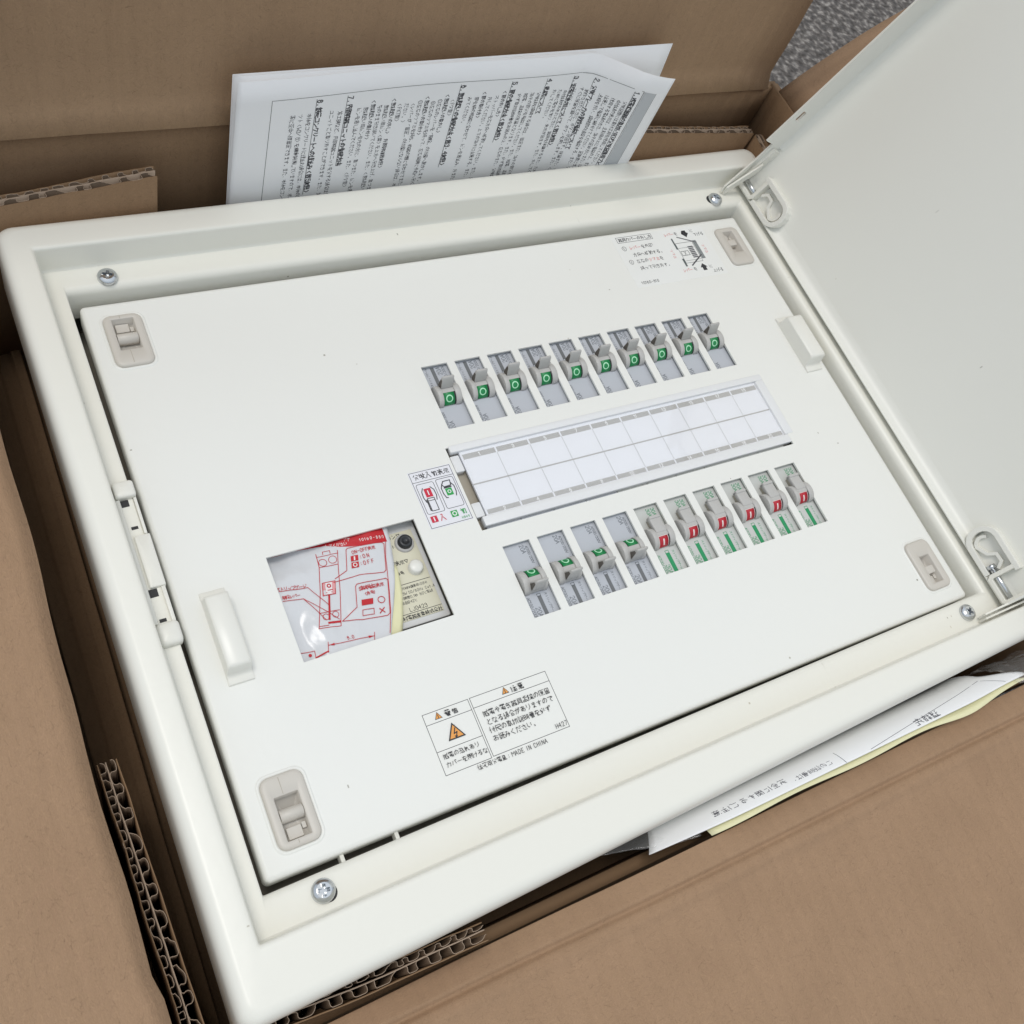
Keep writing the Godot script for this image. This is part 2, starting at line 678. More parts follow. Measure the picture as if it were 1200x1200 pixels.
func build_carton():
	var t := thing("cardboard_carton", "opened brown corrugated cardboard carton around the white board, its flaps folded outwards", "carton", Vector3(185, -94, 128))
	var st := start()
	smooth(st, true)
	patch(st, flat(Vector3(-48, -88, -57), Vector3(418, -88, -57), Vector3(418, -88, 316), Vector3(-48, -88, 316)), 2, 2, 5, Vector2(466, 373))
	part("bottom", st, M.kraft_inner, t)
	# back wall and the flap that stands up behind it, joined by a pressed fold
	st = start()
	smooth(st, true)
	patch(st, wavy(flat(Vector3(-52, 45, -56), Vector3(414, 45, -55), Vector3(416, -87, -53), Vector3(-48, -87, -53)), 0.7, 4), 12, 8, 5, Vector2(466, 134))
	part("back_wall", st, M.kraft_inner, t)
	st = start()
	smooth(st, true)
	patch(st, wavy(func(u: float, v: float) -> Vector3:
		var d := (1.0 - v) * 190.0
		var x0 := lerpf(-110, 404, u) + (1.0 - v) * 14.0 * (u - 0.2)
		var lean := d * 0.075 + 3.0 * (1.0 - exp(-d / 4.0))
		return Vector3(x0, 45.5 + d, -55.0 - lean + 2.2 * exp(-pow((d - 1.0) / 3.0, 2))), 1.1, 8), 20, 24, 5, Vector2(505, 190))
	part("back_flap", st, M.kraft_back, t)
	# right wall and its flap leaning out behind the door
	st = start()
	smooth(st, true)
	patch(st, wavy(flat(Vector3(409, 46, -57), Vector3(411, 46, 312), Vector3(411, -87, 310), Vector3(409, -87, -57)), 1.0, 12), 10, 6, 5, Vector2(363, 134))
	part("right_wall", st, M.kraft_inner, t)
	st = start()
	smooth(st, true)
	patch(st, wavy(func(u: float, v: float) -> Vector3:
		var d := (1.0 - v) * 170.0
		var z := lerpf(-50.0 - 3.0 * sin(d / 170.0 * PI), 312.0, u)
		return Vector3(410.5 + d * 0.72, 47.0 + d * 0.66 - d * d * 0.0006, z), 1.5, 18), 12, 12, 5, Vector2(360, 170))
	part("right_flap", st, M.kraft, t)
	# left wall and flap
	st = start()
	smooth(st, true)
	patch(st, wavy(flat(Vector3(-44, 17, 314), Vector3(-44, 17, -52), Vector3(-44, -87, -52), Vector3(-44, -87, 314)), 0.8, 22), 10, 6, 5, Vector2(363, 106))
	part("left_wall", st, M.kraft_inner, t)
	st = start()
	smooth(st, true)
	patch(st, wavy(func(u: float, v: float) -> Vector3:
		var d := (1.0 - u) * 230.0
		var z := lerpf(34.0, 352.0, v)
		var edge := -43.4 + 1.3 * sin(v * 9.0) * 0.5 + 0.7 * sin(v * 31.0) * 0.4
		if z > 275.0:
			edge += 1.6
		return Vector3(edge - d, 20.0 - d * 0.16 - 2.5 * exp(-d / 5.0), z), 0.9, 25), 24, 40, 5, Vector2(318, 230))
	part("left_flap", st, M.kraft, t)
	# front wall and flap with its score line
	st = start()
	smooth(st, true)
	patch(st, flat(Vector3(-48, -24, 309), Vector3(414, -24, 309), Vector3(414, -87, 309), Vector3(-48, -87, 309)), 4, 4, 5, Vector2(460, 92))
	part("front_wall", st, M.kraft_inner, t)
	st = start()
	smooth(st, true)
	patch(st, wavy(func(u: float, v: float) -> Vector3:
		var d := v * (0.2 + 0.8 * absf(v)) * 215.0
		var score := 319.0 + 4.0 * u - 309.5
		var drop := 0.0
		if d < score:
			drop = -3.0 * (1.0 - d / score)
		else:
			drop = -0.11 * (d - score)
		drop -= 2.0 * exp(-pow((d - score) / 1.3, 2)) - 0.9 * exp(-pow((d - score - 5.0) / 2.5, 2))
		return Vector3(lerpf(-70.0, 470.0, u) + d * (u - 0.3) * 0.05, lerpf(-13.0, 4.0, smoothstep(60.0, 170.0, lerpf(-70.0, 470.0, u))) + drop, 309.5 + d), 0.35, 33), 40, 200, 5, Vector2(540, 215))
	part("front_flap", st, M.kraft, t)


# Double wall board seen at its cut edge: three liners and two waves between them.
# a..b is the cut edge, side the direction across the thickness, down the depth of the board.
func corrugated(t: Node, a: Vector3, b: Vector3, side: Vector3, down: Vector3, thick: float, seed_at: int, bow := 0.0, pitch_a := 9.2, pitch_b := 6.3):
	var r := RandomNumberGenerator.new()
	r.seed = seed_at
	var n := FastNoiseLite.new()
	n.seed = seed_at
	n.frequency = 0.02
	var length := (b - a).length()
	var at := func(u: float, s: float, v: float) -> Vector3:
		var x := clampf(u, -0.01, 1.01)
		var wob := n.get_noise_2d(x * length, s * 40.0) * 1.1
		return a.lerp(b, x) + side * (s + wob * (0.4 if s > 0.1 else 1.0) + bow * sin(x * PI)) + down * v + Vector3(0, n.get_noise_2d(x * length * 4.0, 9.0 + s * 20.0) * 0.5 * (1.0 - minf(v / down.length(), 1.0)), 0)
	var split := thick * 0.42
	for s in [0.0, split, thick]:
		var st := start()
		smooth(st, true)
		patch(st, func(u: float, v: float) -> Vector3: return at.call(u, s, v), 60, 3, 0.42, Vector2(length, down.length()))
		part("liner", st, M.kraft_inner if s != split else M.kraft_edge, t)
	for k in 2:
		var s0 := 0.2 if k == 0 else split + 0.2
		var s1 := split - 0.5 if k == 0 else thick - 0.5
		var pitch: float = pitch_b if k == 0 else pitch_a
		var jit := []
		for i in 80:
			jit.append(r.randf_range(-0.26, 0.26))
		var st := start()
		smooth(st, true)
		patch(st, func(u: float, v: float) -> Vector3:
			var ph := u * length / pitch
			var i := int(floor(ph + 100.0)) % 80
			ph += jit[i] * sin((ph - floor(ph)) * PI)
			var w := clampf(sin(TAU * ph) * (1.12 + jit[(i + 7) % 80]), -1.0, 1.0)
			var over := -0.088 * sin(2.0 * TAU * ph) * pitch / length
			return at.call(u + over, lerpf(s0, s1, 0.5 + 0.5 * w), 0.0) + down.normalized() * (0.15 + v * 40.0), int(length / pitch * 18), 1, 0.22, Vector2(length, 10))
		part("flute", st, M.flute_shaded, t)  # cell shade is put into the wall colour below the pale cut edge
		st = start()
		smooth(st, true)
		patch(st, func(u: float, v: float) -> Vector3:
			var ph := u * length / pitch
			var i := int(floor(ph + 100.0)) % 80
			ph += jit[i] * sin((ph - floor(ph)) * PI)
			var w := clampf(sin(TAU * ph) * (1.12 + jit[(i + 7) % 80]), -1.0, 1.0)
			var over := -0.088 * sin(2.0 * TAU * ph) * pitch / length
			return at.call(u + over, lerpf(s0, s1, 0.5 + 0.5 * w), 0.0) + down.normalized() * v * 0.5, int(length / pitch * 18), 1, 0.2, Vector2(length, 1))
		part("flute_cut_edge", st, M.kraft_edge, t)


func build_inserts():
	var g := "cardboard packing pieces around the board"
	var t := thing("packing_insert", "cardboard packing piece with cut edge standing left of the board beside the carton's left flap", "packing", Vector3(-39, -87, 245), g)
	corrugated(t, Vector3(-42.0, 0, 198), Vector3(-37.5, 2, 330), Vector3(1, 0, 0), Vector3(-1, -84, 0), 6.6, 3)
	t = thing("packing_insert", "cardboard packing piece with cut edge along the front lower left corner of the board", "packing", Vector3(20, -87, 303), g)
	corrugated(t, Vector3(67, 4, 300.5), Vector3(-30, -3, 295.8), Vector3(0, 0, 1), Vector3(0, -84, 0), 6.4, 8, 1.2)
	t = thing("packing_insert", "cardboard packing piece behind the upper left corner of the board", "packing", Vector3(10, -87, -42), g)
	corrugated(t, Vector3(-50, 19, -44.5), Vector3(44.5, 33, -44.5), Vector3(0, 0, 1), Vector3(0, -105, 0.5), 6.0, 15)
	t = thing("packing_insert", "cardboard packing piece behind the board, right of the printed leaflet", "packing", Vector3(350, -87, -45), g)
	corrugated(t, Vector3(285, 33.5, -46.5), Vector3(400, 23.5, -46.5), Vector3(0, 0, 1), Vector3(0, -105, 0), 5.6, 19)
	t = thing("packing_insert", "cardboard packing piece in the upper right corner behind the door hinge", "packing", Vector3(403, -87, 0), g)
	corrugated(t, Vector3(400.5, 23, -40), Vector3(401, 16, 60), Vector3(1, 0, 0), Vector3(0, -90, 0), 5.6, 27)
	# folded pad that lies low in the gap left of the board
	t = thing("packing_pad", "dark folded cardboard pad low in the gap left of the board", "packing", Vector3(-33, -87, 90), g)
	var st := start()
	smooth(st, true)
	patch(st, wavy(func(u: float, v: float) -> Vector3:
		var x := lerpf(-42.0, -23.5, u)
		var h := -76.0 - 3.0 * smoothstep(0.35, 0.4, u) + 2.0 * smoothstep(0.72, 0.76, u)
		return Vector3(x, h, lerpf(-40, 300, v)), 0.5, 41), 20, 20, 4, Vector2(20, 340))
	part("pad_sheet", st, M.kraft_inner, t)


# ------------------------------------------------------------------ board

var board: Node3D


func build_board():
	board = thing("distribution_board", "white home distribution board lying on its back with its door swung open to the right", "distribution board", Vector3(187, -87, 129))
	frame_parts()
	cover_plate()
	for c in LATCHES:
		latch(c[0], c[1], c[2], c[3])
	handle(9.5, 19.6, 145.6, 185.4, 9.0)
	handle(358.2, 369.5, 75.5, 113.0, 9.0)
	for c in [[14.8, -9.4, 0.3, Vector2.ZERO], [361.6, -9.6, 0.9, Vector2(-2.2, -0.6)], [17.0, 268.6, 0.2, Vector2(1.5, 1.2)], [360.6, 266.8, 0.75, Vector2(0.4, 0.3)]]:
		screw(c[0], c[1], c[2], c[3])
	catch_unit()
	breakers()
	main_breaker()
	card_holder()
	labels()
	door()


func frame_parts():
	var st := start()
	smooth(st, true)
	# body of the box below the frame
	loft(st, [ring4(Vector2(-19, -28), Vector2(391, -31), Vector2(391, 283), Vector2(-17, 295), -86, 3), ring4(Vector2(-19, -28), Vector2(391, -31), Vector2(391, 283), Vector2(-17, 295), -22, 3)], false, true)
	part("back_box", st, M.frame, board)
	# outer frame: side, rounded edge, rim, step down to the ledge
	var o := func(d: float, h: float, r: float) -> Array:
		return ring4(Vector2(-25.6 + d, -34.5 + d), Vector2(399.5 - d, -37.5 + d), Vector2(399.5 - d, 289.5 - d), Vector2(-23.2 + d, 301.2 - d), h, r, 6)
	var i := func(d: float, h: float, r: float) -> Array:
		return ring4(Vector2(-12.4 + d, -18.2 + d), Vector2(391.8 - d, -20.6 + d), Vector2(391.8 - d, 275.4 - d), Vector2(-10.0 + d, 277.4 - d), h, r, 6)
	var rings := [o.call(2.5, -24.0, 3.0), o.call(0.6, -22.5, 4.5), o.call(0.0, -18.0, 5.0), o.call(0.0, 10.5, 6.0), o.call(0.2, 13.0, 6.0), o.call(0.7, 15.0, 6.0), o.call(1.6, 16.6, 6.0), o.call(2.9, 17.7, 6.0), o.call(4.6, 18.3, 5.0), o.call(5.4, 18.38, 5.0), i.call(-2.8, 18.6, 1.5), i.call(-1.6, 18.6, 1.4), i.call(-0.8, 18.5, 1.2), i.call(-0.15, 18.0, 1.0), i.call(0.05, 17.3, 0.8), i.call(0.1, 16.6, 0.8), i.call(1.0, 7.0, 0.8), i.call(1.05, 6.3, 0.8), i.call(1.3, 5.6, 0.7), i.call(1.9, 5.0, 0.6)]
	st = start()
	smooth(st, true)
	loft(st, rings, false, false)
	part("outer_frame", st, M.frame, board)
	# ledge frame that carries the screws
	var l := func(d: float, h: float, r: float) -> Array:
		return ring4(Vector2(-3.6 - d * 0.15, -4.4 - d), Vector2(377.8 + d, -4.6 - d), Vector2(377.8 + d, 259.5 + d), Vector2(-2.6 - d * 0.15, 261.9 + d), h, 0.8, 6)
	st = start()
	smooth(st, true)
	loft(st, [i.call(1.0, 5.0, 0.6), l.call(6.0, 5.2, 1), l.call(3.0, 5.2, 1), l.call(1.6, 4.8, 1), l.call(0.7, 4.0, 1), l.call(0.15, 2.8, 1), l.call(0.0, 1.5, 1), l.call(-0.6, -13.0, 1)], false, false)
	part("ledge_frame", st, M.frame, board)
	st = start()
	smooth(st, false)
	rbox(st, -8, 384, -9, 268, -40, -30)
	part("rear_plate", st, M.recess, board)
	# small ribs bridging the gap below the cover
	for x in [28.0, 50.0]:
		st = start()
		smooth(st, false)
		rbox(st, x * 0.0 + x, x + 1.6, 256.0, 264.0, -8, -3.0)
		part("bridge_rib", st, M.plastic_white, board)


func plate_with_holes(st: SurfaceTool, outer: Rect2, holes: Array, h: float, thick: float):
	var xs := [outer.position.x, outer.end.x]
	var zs := [outer.position.y, outer.end.y]
	for r in holes:
		xs.append_array([r.position.x, r.end.x])
		zs.append_array([r.position.y, r.end.y])
	xs.sort()
	zs.sort()
	smooth(st, false)
	for j in zs.size() - 1:
		if zs[j + 1] - zs[j] < 0.001:
			continue
		for i in xs.size() - 1:
			if xs[i + 1] - xs[i] < 0.001:
				continue
			var c := Vector2(xs[i] + xs[i + 1], zs[j] + zs[j + 1]) / 2.0
			var open := false
			for r in holes:
				if r.has_point(c):
					open = true
			if open:
				continue
			quad(st, Vector3(xs[i], h, zs[j]), Vector3(xs[i + 1], h, zs[j]), Vector3(xs[i + 1], h, zs[j + 1]), Vector3(xs[i], h, zs[j + 1]))
			quad(st, Vector3(xs[i], h - thick, zs[j]), Vector3(xs[i], h - thick, zs[j + 1]), Vector3(xs[i + 1], h - thick, zs[j + 1]), Vector3(xs[i + 1], h - thick, zs[j]))
	for r in holes:
		var x0: float = r.position.x
		var x1: float = r.end.x
		var z0: float = r.position.y
		var z1: float = r.end.y
		var b := h - thick
		quad(st, Vector3(x0, h, z0), Vector3(x0, b, z0), Vector3(x1, b, z0), Vector3(x1, h, z0))
		quad(st, Vector3(x1, h, z1), Vector3(x1, b, z1), Vector3(x0, b, z1), Vector3(x0, h, z1))
		quad(st, Vector3(x0, h, z1), Vector3(x0, b, z1), Vector3(x0, b, z0), Vector3(x0, h, z0))
		quad(st, Vector3(x1, h, z0), Vector3(x1, b, z0), Vector3(x1, b, z1), Vector3(x1, h, z1))


const LATCHES := [[15.6, 21.6, -1.0, 0], [360.6, 21.8, -1.0, 1], [359.8, 236.4, 1.0, 1], [16.2, 237.0, 1.0, 0]]
const PITCH := 18.0
const WIN_X := 140.06
const WIN_W := 13.9


func cover_plate():
	var holes := [Rect2(39.4, 137.6, 66.7, 47.4), Rect2(134.2, 107.7, 188.2, 43.9)]
	for k in 10:
		holes.append(Rect2(WIN_X + PITCH * k, 62.6, WIN_W, 35.7))
		holes.append(Rect2(WIN_X + PITCH * k, 161.6, WIN_W, 35.8))
	for c in LATCHES:
		var hx := 5.0 if c[3] == 0 else 3.8
		var hz := 8.6 if c[3] == 0 else 8.0
		holes.append(Rect2(c[0] - hx, c[1] + c[2] * 2.6 - hz, hx * 2, hz * 2))
	var st := start()
	plate_with_holes(st, Rect2(2.0, 2.0, 370.0, 254.6), holes, 0.0, 1.1)
	smooth(st, true)
	var r := func(d: float, h: float) -> Array: return ring(0.0 + d, 374.0 - d, 0.0 + d, 258.6 - d, h, maxf(0.3, 2.2 - d), 4)
	loft(st, [r.call(0.0, -10.0), r.call(0.0, -1.8), r.call(0.25, -0.9), r.call(0.8, -0.25), r.call(2.0, 0.0)], false, false)
	part("inner_cover", st, M.cover, board)


func latch(cx: float, cz: float, way: float, kind: int):
	base = Vector3(cx, 0, cz)
	frame = Transform3D(Basis(), Vector3(cx, 0, cz))
	var st := start()
	smooth(st, true)
	loft(st, [ring(-9.7, 9.7, -15.1, 15.1, 0.01, 4.6, 5), ring(-9.3, 9.3, -14.7, 14.7, 0.35, 4.4, 5), ring(-8.9, 8.9, -14.3, 14.3, 0.45, 4.1, 5), ring(-8.4, 8.4, -13.8, 13.8, 0.1, 3.7, 5)], false)
	part("latch_rim", st, M.cover, board, Vector3(cx, 0, cz) - Vector3(187, -87, 129))
	st = start()
	smooth(st, true)
	var zc := way * 2.6
	# shallow pressed rim in the cover around the latch
	var x := 8.3
	var z := 13.7
	var hx := 4.6
	var hz := 8.2
	if kind == 1:
		hx = 3.4
		hz = 7.6
	loft(st, [ring(-x, x, -z, z, 0.02, 3.6, 4), ring(-x + 0.1, x - 0.1, -z + 0.1, z - 0.1, 0.9, 3.5, 4), ring(-x + 0.5, x - 0.5, -z + 0.5, z - 0.5, 1.35, 3.2, 4), ring(-x + 1.3, x - 1.3, -z + 1.3, z - 1.3, 1.6, 2.6, 4), ring(-hx - 0.2, hx + 0.2, zc - hz - 0.2, zc + hz + 0.2, 1.7, 0.5, 4), ring(-hx, hx, zc - hz, zc + hz, 1.5, 0.3, 4), ring(-hx, hx, zc - hz, zc + hz, -2.6, 0.3, 4)], true, false)
	var o := part("cover_latch", st, M.plastic_beige, board, Vector3(cx, 0, cz) - Vector3(187, -87, 129))
	st = start()
	smooth(st, true)
	var s := zc - way * 1.2 if kind == 0 else zc
	if kind == 0:
		var arc := []
		for k in 9:
			var a := PI * k / 8.0
			arc.append(Vector2(s - cos(a) * 2.7 , -1.4 + sin(a) * 3.6))
		arc.reverse()
		extrude_x(st, arc, -hx + 0.25, hx - 0.25, 0.25)
	else:
		rbox(st, -hx + 0.2, hx - 1.0, s - 2.0, s + 2.2, -2.5, 1.2, 0.5, 0.4)
	part("slide", st, M.plastic_beige, o)
	st = start()
	smooth(st, false)
	rbox(st, -hx + 1.2, hx - 2.4, zc + way * 5.4 - 2.2, zc + way * 5.4 + 2.2, -2.5, -1.5, 0.2, 0.2)
	rbox(st, hx - 2.2, hx - 0.6, zc + way * 4.0 - 1.2, zc + way * 4.0 + 1.2, -2.5, -1.0, 0.2, 0.2)
	part("stop", st, M.plastic_beige, o)
	if kind == 0:
		for e in [[zc - hz - 0.4, -z + 1.2], [zc + hz + 0.4, z - 1.2]]:
			st = start()
			smooth(st, false)
			var z0 := minf(e[0], e[1])
			var z1 := maxf(e[0], e[1])
			rbox(st, -0.9, -0.7, z0, z1, 1.4, 1.72, 0.05, 0.02)
			part("seam", st, M.recess, o)
	frame = Transform3D()
	base = Vector3(187, -87, 129)


func handle(x0: float, x1: float, z0: float, z1: float, h: float):
	var prof := [Vector2(z0, 0.02), Vector2(z0 + 0.1, 0.9), Vector2(z0 + 0.5, 1.15), Vector2(z0 + 2.2, 1.3), Vector2(z0 + 3.4, 1.9), Vector2(z0 + 4.0, 3.2), Vector2(z0 + 4.4, h - 1.4), Vector2(z0 + 4.9, h - 0.4), Vector2(z0 + 6.0, h)]
	var out := prof.duplicate()
	for k in range(prof.size() - 1, -1, -1):
		out.append(Vector2(z0 + z1 - prof[k].x, prof[k].y))
	var st := start()
	smooth(st, false)
	# rounded cross section: narrower towards the top
	var rows := []
	for s in [[x0, 0.0, 0.0], [x0 + 0.5, 0.6, 0.0], [x0 + 0.9, 1.0, 0.0], [x1 - 0.9, 1.0, 0.0], [x1 - 0.5, 0.6, 0.0], [x1, 0.0, 0.0]]:
		var row := []
		for p in out:
			var cut: float = (1.0 - s[1]) * 0.7 * clampf(p.y / 3.0, 0.0, 1.0)
			row.append(Vector3(s[0] + (0.5 * (p.y / h) if s[0] < (x0 + x1) / 2 else -0.5 * (p.y / h)), p.y - cut, p.x))
		rows.append(row)
	smooth(st, true)
	for k in 5:
		for i in out.size() - 1:
			quad(st, rows[k][i], rows[k + 1][i], rows[k + 1][i + 1], rows[k][i + 1])
	smooth(st, false)
	for e in [[0, true], [5, false]]:
		for i in out.size() / 2:
			var a: Vector3 = rows[e[0]][i]
			var b: Vector3 = rows[e[0]][i + 1]
			var c: Vector3 = rows[e[0]][out.size() - 2 - i]
			var d: Vector3 = rows[e[0]][out.size() - 1 - i]
			if e[1]:
				quad(st, a, b, c, d)
			else:
				quad(st, d, c, b, a)
	part("cover_handle", st, M.plastic_white, board)


func cross_ring(cx: float, cz: float, h: float, turn: float, grow: float, n := 48) -> Array:
	var out := []
	for i in n:
		var a := TAU * i / n
		var b := a - turn
		var l := 2.15 * grow
		var w := 0.68 * grow
		var r1 := minf(l / maxf(absf(cos(b)), 0.001), w / maxf(absf(sin(b)), 0.001))
		var r2 := minf(l / maxf(absf(sin(b)), 0.001), w / maxf(absf(cos(b)), 0.001))
		out.append(Vector3(cx + cos(a) * maxf(r1, r2), h, cz + sin(a) * maxf(r1, r2)))
	return out


func screw(cx: float, cz: float, turn: float, slot: Vector2):
	var st := start()
	smooth(st, true)
	loft(st, [circle(cx, cz, 5.15, 4.35, 48), circle(cx, cz, 6.2, 4.4, 48), circle(cx, cz, 6.9, 4.1, 48), circle(cx, cz, 7.4, 3.5, 48), circle(cx, cz, 7.8, 2.7, 48)], false)
	smooth(st, false)
	loft(st, [circle(cx, cz, 7.8, 2.7, 48), cross_ring(cx, cz, 7.85, turn, 1.0), cross_ring(cx, cz, 5.9, turn, 0.6)], true)
	var o := part("screw", st, M.steel, board)
	st = start()
	smooth(st, false)
	fan(st, circle(cx + slot.x, cz + slot.y, 5.23, 3.3, 24), false)
	part("keyhole", st, M.dark, o)


func catch_unit():
	var st := start()
	smooth(st, true)
	rbox(st, -9.9, -1.9, 93.0, 100.2, 4.0, 8.2, 1.2, 0.9, 4)
	var o := part("door_catch", st, M.plastic_white, board)
	var pieces := [[-10.2, -1.6, 155.6, 165.0, 4.0, 8.6, 1.8, 1.4], [-7.6, -1.5, 117.2, 140.2, 4.0, 6.6, 0.5, 0.5], [-10.4, -8.6, 100.3, 155.5, 4.0, 6.6, 0.3, 0.4], [-3.4, -2.2, 100.3, 117.0, 4.0, 6.3, 0.3, 0.3], [-3.6, -2.0, 140.3, 155.5, 4.0, 6.3, 0.3, 0.3]]
	for p in pieces:
		st = start()
		smooth(st, true)
		rbox(st, p[0], p[1], p[2], p[3], p[4], p[5], p[6], p[7], 3)
		part("catch_block", st, M.plastic_white, o)
	for p in [[-8.4, -5.4, 100.4, 103.4], [-7.4, -4.8, 112.6, 113.9], [-8.4, -5.2, 140.4, 143.8], [-7.8, -5.2, 153.2, 154.6]]:
		st = start()
		smooth(st, false)
		rbox(st, p[0], p[1], p[2], p[3], 4.2, 5.32, 0.1, 0.05)
		part("slot", st, M.dark, o)


# ------------------------------------------------------------------ breakers

func arc_profile(z0: float, z1: float, h0: float, h: float, n := 10) -> Array:
	var out := []
	for i in n + 1:
		var a := PI * i / n
		out.append(Vector2((z0 + z1) / 2 - cos(a) * (z1 - z0) / 2, h0 + pow(sin(a), 0.92) * h))
	out.reverse()
	return out


# Local origin: middle of the window at the height of the cover; the lever lies towards -z.
func make_breaker(on: bool) -> MeshInstance3D:
	base = Vector3.ZERO
	frame = Transform3D()
	var ink: Color = Color(0.02, 0.29, 0.11) if on else Color(0.09, 0.10, 0.115)
	var face: Material = M.face_warm if on else M.face_grey
	var body_mat: Material = M.plastic_grey
	var st := start()
	smooth(st, false)
	rbox(st, -8.85, 8.85, -30, 30, -28, -2.4, 0.4, 0.3)
	var o := part("circuit_breaker", st, face, board)
	# hood: two cheeks and the drum between them
	st = start()
	smooth(st, true)
	extrude_x(st, arc_profile(-6.6, 4.8, -2.5, 5.7, 14), -5.8, -3.35, 0.3)
	extrude_x(st, arc_profile(-6.6, 4.8, -2.5, 5.7, 14), 3.1, 6.2, 0.3)
	part("hood", st, body_mat, o)
	st = start()
	smooth(st, true)
	extrude_x(st, arc_profile(-6.3, 4.3, -2.5, 4.9, 14), -3.4, 3.2)
	part("drum", st, body_mat, o)
	# coloured indicator on the drum, facing the open end; s runs over the drum
	var arc := func(t: float, k: float) -> Vector3:
		var a := PI * t
		return Vector3(0, -2.5 + pow(maxf(sin(a), 0.0), 0.92) * (4.9 + k), -1.0 - cos(a) * (5.3 + k))
	st = start()
	smooth(st, true)
	patch(st, func(u: float, v: float) -> Vector3: return arc.call(lerpf(0.55, 0.97, v), 0.12) + Vector3(lerpf(-3.2, 2.35, u), 0, 0), 1, 16, 0.1)
	part("indicator", st, M.red if on else M.green, o)
	st = start()
	smooth(st, true)
	patch(st, func(u: float, v: float) -> Vector3: return arc.call(lerpf(0.55, 0.99, v), 0.04) + Vector3(lerpf(2.3, 3.12, u), 0, 0), 1, 16, 0.1)
	part("gap", st, M.dark, o)
	var p := Print.new(self, func(x: float, y: float, k: float) -> Vector3: return arc.call(0.55 + y / 16.0, 0.17 + k) + Vector3(x, 0, 0), 0.5)
	if on:
		p.path([Vector2(-0.45, 1.9), Vector2(-0.45, 4.5)], 0.8, Color(0.82, 0.72, 0.70))
		p.path([Vector2(-3.1, 0.1), Vector2(2.25, 0.1), Vector2(2.25, 6.5), Vector2(-3.1, 6.5)], 0.28, Color(0.72, 0.62, 0.60), true)
	else:
		p.ringed(-0.45, 3.0, 1.55, 0.55, Color(0.45, 0.84, 0.55))
	print_part("mark", p, o)
	# lever
	st = start()
	smooth(st, true)
	var lever: MeshInstance3D
	if on:
		frame = Transform3D(Basis(Vector3(1, 0, 0), deg_to_rad(-4)), Vector3(0.2, 0.6, -6.6))
		rbox(st, -3.0, 3.3, -4.3, 4.6, -0.6, 1.7, 0.5, 0.4, 3)
		rbox(st, -3.0, 3.3, -4.5, -2.9, -0.8, 2.3, 0.4, 0.35, 3)
		lever = part("lever", st, body_mat, o)
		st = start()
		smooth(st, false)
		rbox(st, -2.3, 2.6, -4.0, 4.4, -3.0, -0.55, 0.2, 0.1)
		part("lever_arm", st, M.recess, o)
	else:
		# a wedge standing at the end of the hood, sloping towards the drum
		extrude_x(st, [Vector2(-5.2, 0.4), Vector2(-6.3, 0.9), Vector2(-6.2, 2.5), Vector2(-5.6, 8.2), Vector2(-5.4, 8.8), Vector2(-4.9, 9.0), Vector2(-4.5, 8.7), Vector2(-4.1, 7.6), Vector2(-2.6, 2.6), Vector2(-2.8, 1.6)], -3.0, 3.1, 0.35)
		lever = part("lever", st, body_mat, o)
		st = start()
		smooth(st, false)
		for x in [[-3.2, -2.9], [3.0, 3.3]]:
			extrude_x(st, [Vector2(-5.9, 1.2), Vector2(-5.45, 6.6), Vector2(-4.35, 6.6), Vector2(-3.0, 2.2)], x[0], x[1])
		part("lever_gap_shade", st, M.gap_shade, o)  # dark pieces added on both sides in place of the shaded gap by the cheeks
	frame = Transform3D()
	# lettering on the face, reading down the breaker
	p = Print.new(self, on_plane(-2.4))
	if on:
		p.text("30A", Vector2(5.7, -17.0), 2.2, ink, 0.28, Vector2(0, 1), 1.0)
		p.text("30A", Vector2(2.9, -17.0), 2.2, ink, 0.28, Vector2(0, 1), 1.0)
		p.rect(-0.4, 7.4, 1.9, 17.8, ink)
		p.box(-0.2, 6.2, 1.7, 7.6, 0.25, ink)
		p.text("ストリップゲージ", Vector2(4.9, 6.6), 1.35, ink, 0.16, Vector2(0, 1), 1.0)
		p.text("AC100/200V", Vector2(-3.6, 7.2), 1.6, ink, 0.2, Vector2(0, 1), 1.0)
		p.text("30A", Vector2(-0.9, 12.6), 2.5, ink, 0.26, Vector2(0, 1), 1.0)
	else:
		frame = Transform3D(Basis(Vector3.UP, PI), Vector3.ZERO)
		p.text("20A", Vector2(4.3, -17.4), 2.3, ink, 0.24, Vector2(0, 1), 1.0)
		p.text("AC100/200V", Vector2(6.0, -16.2), 1.4, ink, 0.18, Vector2(0, 1), 1.0)
		p.rect(-0.2, 8.2, 1.7, 17.8, Color(0.16, 0.165, 0.175))
		p.box(-0.1, 7.2, 1.6, 8.4, 0.2, ink)
		p.text("ストリップゲージ", Vector2(4.9, 7.4), 1.35, ink, 0.15, Vector2(0, 1), 1.0)
		p.text("AC100/200V", Vector2(-3.9, 7.6), 1.6, ink, 0.18, Vector2(0, 1), 1.0)
		p.text("20A", Vector2(-0.9, 12.6), 2.5, ink, 0.24, Vector2(0, 1), 1.0)
	var words := print_part("lettering", p, o)
	words.set_meta("print", true)
	frame = Transform3D()
	base = Vector3(187, -87, 129)
	return o


